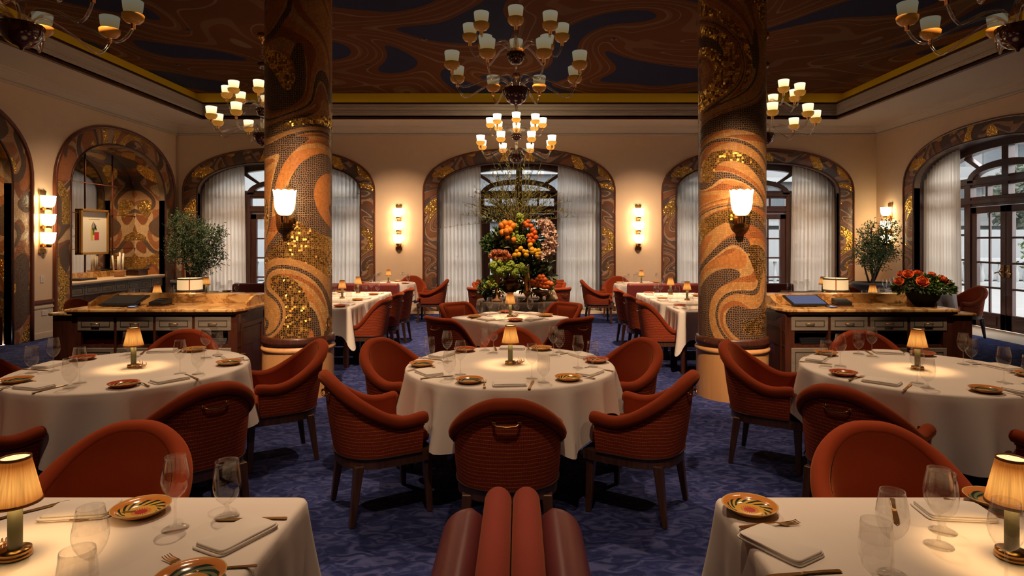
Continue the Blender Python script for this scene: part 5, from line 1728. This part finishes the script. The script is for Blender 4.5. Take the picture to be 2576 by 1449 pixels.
# low bowl of greens on the left
g = vessel('greens_bowl', 'dark bowl of artichokes and green buds at the left of the display', 1236, -.22, [(.08, 0), (.10, .02), (.13, .08), (.12, .10), (.09, .05)], 'bowlblack', 'flowers')
bushy(g, 'foliage', 'leafdark', [(1236, 716, -.22, .17, .10), (1222, 728, -.25, .10, .08), (1252, 728, -.25, .12, .08)], 150, .06, rr)
heads(g, 'green_bud', 'hydrangea', [(1228, 712), (1240, 706), (1234, 720), (1222, 722), (1246, 718)], .035, -.36, rr, 30)
rz_ = MB(); rose(rz_, rel(g, 1238, 700, -.28), .06, rr, (0, -.4, 1)); rz_.build('artichoke', M['hydrangea'], g, fix=False)
sh = vessel('large_shell', 'pale sea shell leaning at the right edge of the display table', 1388, -.18, [(.09, 0), (.085, .04), (.06, .10), (.03, .16), (.005, .20)], 'shell', 'shell')
# ------------------------------------------------------------------ outside the windows
o = MB().box(-70, 90, 14.5, 120, -.25, -.10).build('terrace_ground', M['paving']); struct(o)
o = MB().box(8.7, 90, -20, 14.5, -.25, -.10).build('terrace_ground', M['paving']); struct(o)
def building(label, x0, x1, y0, y1, h, mat, floor_h=3.2, faces=('S',), slab=1.1, z_first=0.0, winw=1.3, gap=2.6):
    r = thing('building', label, 'building', ((x0 + x1) / 2, (y0 + y1) / 2, -.1))
    ox, oy = (x0 + x1) / 2, (y0 + y1) / 2
    MB().box(x0 - ox, x1 - ox, y0 - oy, y1 - oy, 0, h).build('walls', M[mat], r)
    wn, sl, rl = MB(), MB(), MB()
    z = z_first
    while z + floor_h <= h:
        if 'S' in faces:
            x = x0 + .8
            while x + winw < x1:
                wn.box(x - ox, x + winw - ox, y0 - oy - .05, y0 - oy, z + .9, z + 2.5); x += gap
            sl.box(x0 - ox, x1 - ox, y0 - oy - slab, y0 - oy, z + floor_h - .3, z + floor_h)
            rl.box(x0 - ox, x1 - ox, y0 - oy - slab, y0 - oy - slab + .06, z + floor_h, z + floor_h + .75)
        if 'W' in faces:
            y = y0 + .8
            while y + winw < y1:
                wn.box(x0 - ox - .05, x0 - ox, y - oy, y + winw - oy, z + .9, z + 2.5); y += gap
            sl.box(x0 - ox - slab, x0 - ox, y0 - oy, y1 - oy, z + floor_h - .3, z + floor_h)
            rl.box(x0 - ox - slab, x0 - ox - slab + .06, y0 - oy, y1 - oy, z + floor_h, z + floor_h + .75)
        z += floor_h
    wn.build('windows', M['ext_dark'], r)['kind'] = 'stuff'
    sl.build('balcony_slabs', M['ext_slab'], r)['kind'] = 'stuff'
    rl.build('balcony_fronts', M['ext_wall'], r)['kind'] = 'stuff'
building('pale classical block seen through the left window of the far wall', -34, -8, 36, 46, 17, 'ext_wall', 3.6, slab=.5)
building('low grey block seen through the middle window of the far wall', -6, 9, 44, 52, 11, 'ext_wall2', 3.4, slab=.6)
building('apartment block with long balconies seen through the right window of the far wall', 12, 48, 44, 56, 30, 'ext_wall', 3.1, slab=1.2)
building('apartment block with long balconies seen through the right wall door', 52, 64, 22, 70, 30, 'ext_wall', 3.1, faces=('W',), slab=1.2)
def outdoor_tree(x, y, h, r_, label, seed):
    rr = random.Random(seed); t = thing('tree', label, 'tree', (x, y, -.1))
    MB().tube([(0, 0, 0), (.1, 0, h * .5), (0, .1, h * .8)], [.16, .12, .05], 8).build('trunk', M['bark'], t)
    mb = MB()
    for _ in range(1500):
        d = rdir(rr); q = Vector((d.x * r_, d.y * r_, h * .72 + d.z * r_ * .75)) * 1.0
        leaves(mb, [(q * 1.0 + rdir(rr) * .3, d + rdir(rr))], .38, rr, .5)
    mb.build('foliage', M['leafout'], t, fix=False)['kind'] = 'stuff'
outdoor_tree(18, 33, 5.2, 1.9, 'tree outside the right window of the far wall', 1)
outdoor_tree(24, 38, 6.0, 2.4, 'larger tree farther outside the right window of the far wall', 2)
outdoor_tree(26, 30, 5.4, 2.0, 'tree outside the right wall door, left one', 3)
outdoor_tree(33, 38, 6.4, 2.6, 'tree outside the right wall door, farther one', 4)
def balustrade(label, a, b, z0=-.1):
    a, b = Vector(a), Vector(b); r = thing('balustrade', label, 'balustrade', (a.x, a.y, z0))
    L = (b - a).length; r.rotation_euler = (0, 0, atan2(b.y - a.y, b.x - a.x))
    MB().box(0, L, -.14, .14, .95, 1.08).build('top_rail', M['ext_slab'], r)
    MB().box(0, L, -.14, .14, 0, .18).build('bottom_rail', M['ext_slab'], r)
    mb = MB(); k = .2
    while k < L:
        mb.lathe([(.05, .18), (.09, .38), (.05, .62), (.04, .80), (.07, .95)], 8, (k, 0, 0)); k += .32
    mb.build('balusters', M['ext_slab'], r)['kind'] = 'stuff'
balustrade('white stone balustrade outside the far wall windows', (-16, 22.5, 0), (20, 22.5, 0))
balustrade('white stone balustrade outside the right wall door', (18, 14, 0), (30, 40, 0))
w_ = MB().box(-24, 34, 26, 26.6, 0, 2.1).build('terrace_wall', M['ext_wall']); tag(w_, 'long low pale wall beyond the balustrade outside', 'wall')
# leafy planter just outside the right door
potted_tree(9.9, 11.2, .3, .55, [(0, 0, 1.15, .35), (.1, .2, 1.4, .3), (-.1, -.25, 1.0, .3)], 'leafy potted shrub just outside the right wall door', 17, leaf='leafdark', nl=1200, size=.11)
# ------------------------------------------------------------------ recessed spots
N_ = 'recessed ceiling spotlight '
pin(-.06, 5.6, T1[0], T1[1], .76, 125, 64, N_ + 'over the middle front round table')
pin(-2.9, 5.4, T2[0], T2[1], .76, 112, 64, N_ + 'over the left round table')
pin(2.9, 5.4, T3[0], T3[1], .76, 112, 64, N_ + 'over the right round table')
pin(0, 1.0, 0, 3.0, .7, 75, 50, N_ + 'added to brighten the backs of the front chairs')  # extra lamp out of view, put in as frontal fill on the chair backs
pin(-2.4, 1.3, -2.0, 3.2, .7, 48, 50, N_ + 'added to brighten the chairs of the left round table')  # extra fill lamp out of view for the left-hand chairs
pin(2.4, 1.3, 2.0, 3.2, .7, 48, 50, N_ + 'added to brighten the chairs of the right round table')  # extra fill lamp out of view for the right-hand chairs
pin(-1.5, 3.0, CL[0], CL[1] - .3, 1.35, 620, 32, N_ + 'aimed at the left column')
pin(1.5, 3.0, CR[0], CR[1] - .3, 1.35, 620, 32, N_ + 'aimed at the right column')
pin(-3.9, 4.6, -3.7, 6.4, .85, 260, 46, N_ + 'over the left marble counter')
pin(3.9, 4.6, 3.5, 6.4, .85, 260, 46, N_ + 'over the right marble counter')
pin(-.1, 7.4, -.1, 6.73, .76, 190, 52, N_ + 'over the diagonal table in the aisle')
pin(0, 4.6, -.1, 6.2, .6, 70, 46, N_ + 'added to brighten the chair backs of the diagonal table')  # lamp added because these chair backs stay too dark otherwise
pin(.3, 6.8, DX, DY - .1, 1.2, 280, 40, N_ + 'over the fruit display')
pin(-2.8, 8.2, -2.3, 8.9, .76, 120, 60, N_ + 'over the left row of tables')
pin(2.8, 8.2, 2.1, 8.6, .76, 120, 60, N_ + 'over the right row of tables')
pin(-1.3, 3.0, -1.3, 1.75, .76, 74, 40, N_ + 'over the table in the bottom left corner')
pin(1.3, 3.0, 1.3, 1.75, .76, 74, 40, N_ + 'over the table in the bottom right corner')
for x, nm in ((-6.2, 'at the left end of'), (-2.75, 'between left and middle arch of'), (2.75, 'between middle and right arch of'), (6.2, 'at the right end of')):
    pin(x, 11.0, x, 13.9, 1.0, 280, 52, N_ + 'added as fill %s the far wall' % nm, blend=1)  # added fill lamps that lift the far wall and curtains
pin(-5.0, 9.2, -7.85, 10.6, 1.2, 130, 50, N_ + 'added to brighten the left wall', blend=1)  # added fill lamp for the left wall
pin(5.2, 10.4, 8.18, 12.0, 1.2, 130, 50, N_ + 'added to brighten the right wall', blend=1)  # added fill lamp for the right wall
for x, nm in ((-1.5, 'left'), (1.5, 'right')):
    pin(x, 9.6, x * .9, 10.6, 0, 420, 75, N_ + 'added as fill over the back of the aisle, %s one' % nm, blend=1)  # wide fill lamps added to lift floor, chairs and curtains at the back
# small downlight in the crown of the mirror niche
r = spot.put('small downlight in the crown of the left wall niche', (-8.15, 12.1, 3.45))
o = lamp_light(r, (0, 0, -.02), 300, (1, .66, .34), .04, 'SPOT', 'lamp'); o.data.spot_size = radians(130); o.data.spot_blend = .8
r = spot.put('small downlight in the crown of the niche at the left edge', (-8.1, 8.4, 3.35))
o = lamp_light(r, (0, 0, -.02), 120, (1, .66, .34), .04, 'SPOT', 'lamp'); o.data.spot_size = radians(130); o.data.spot_blend = .8
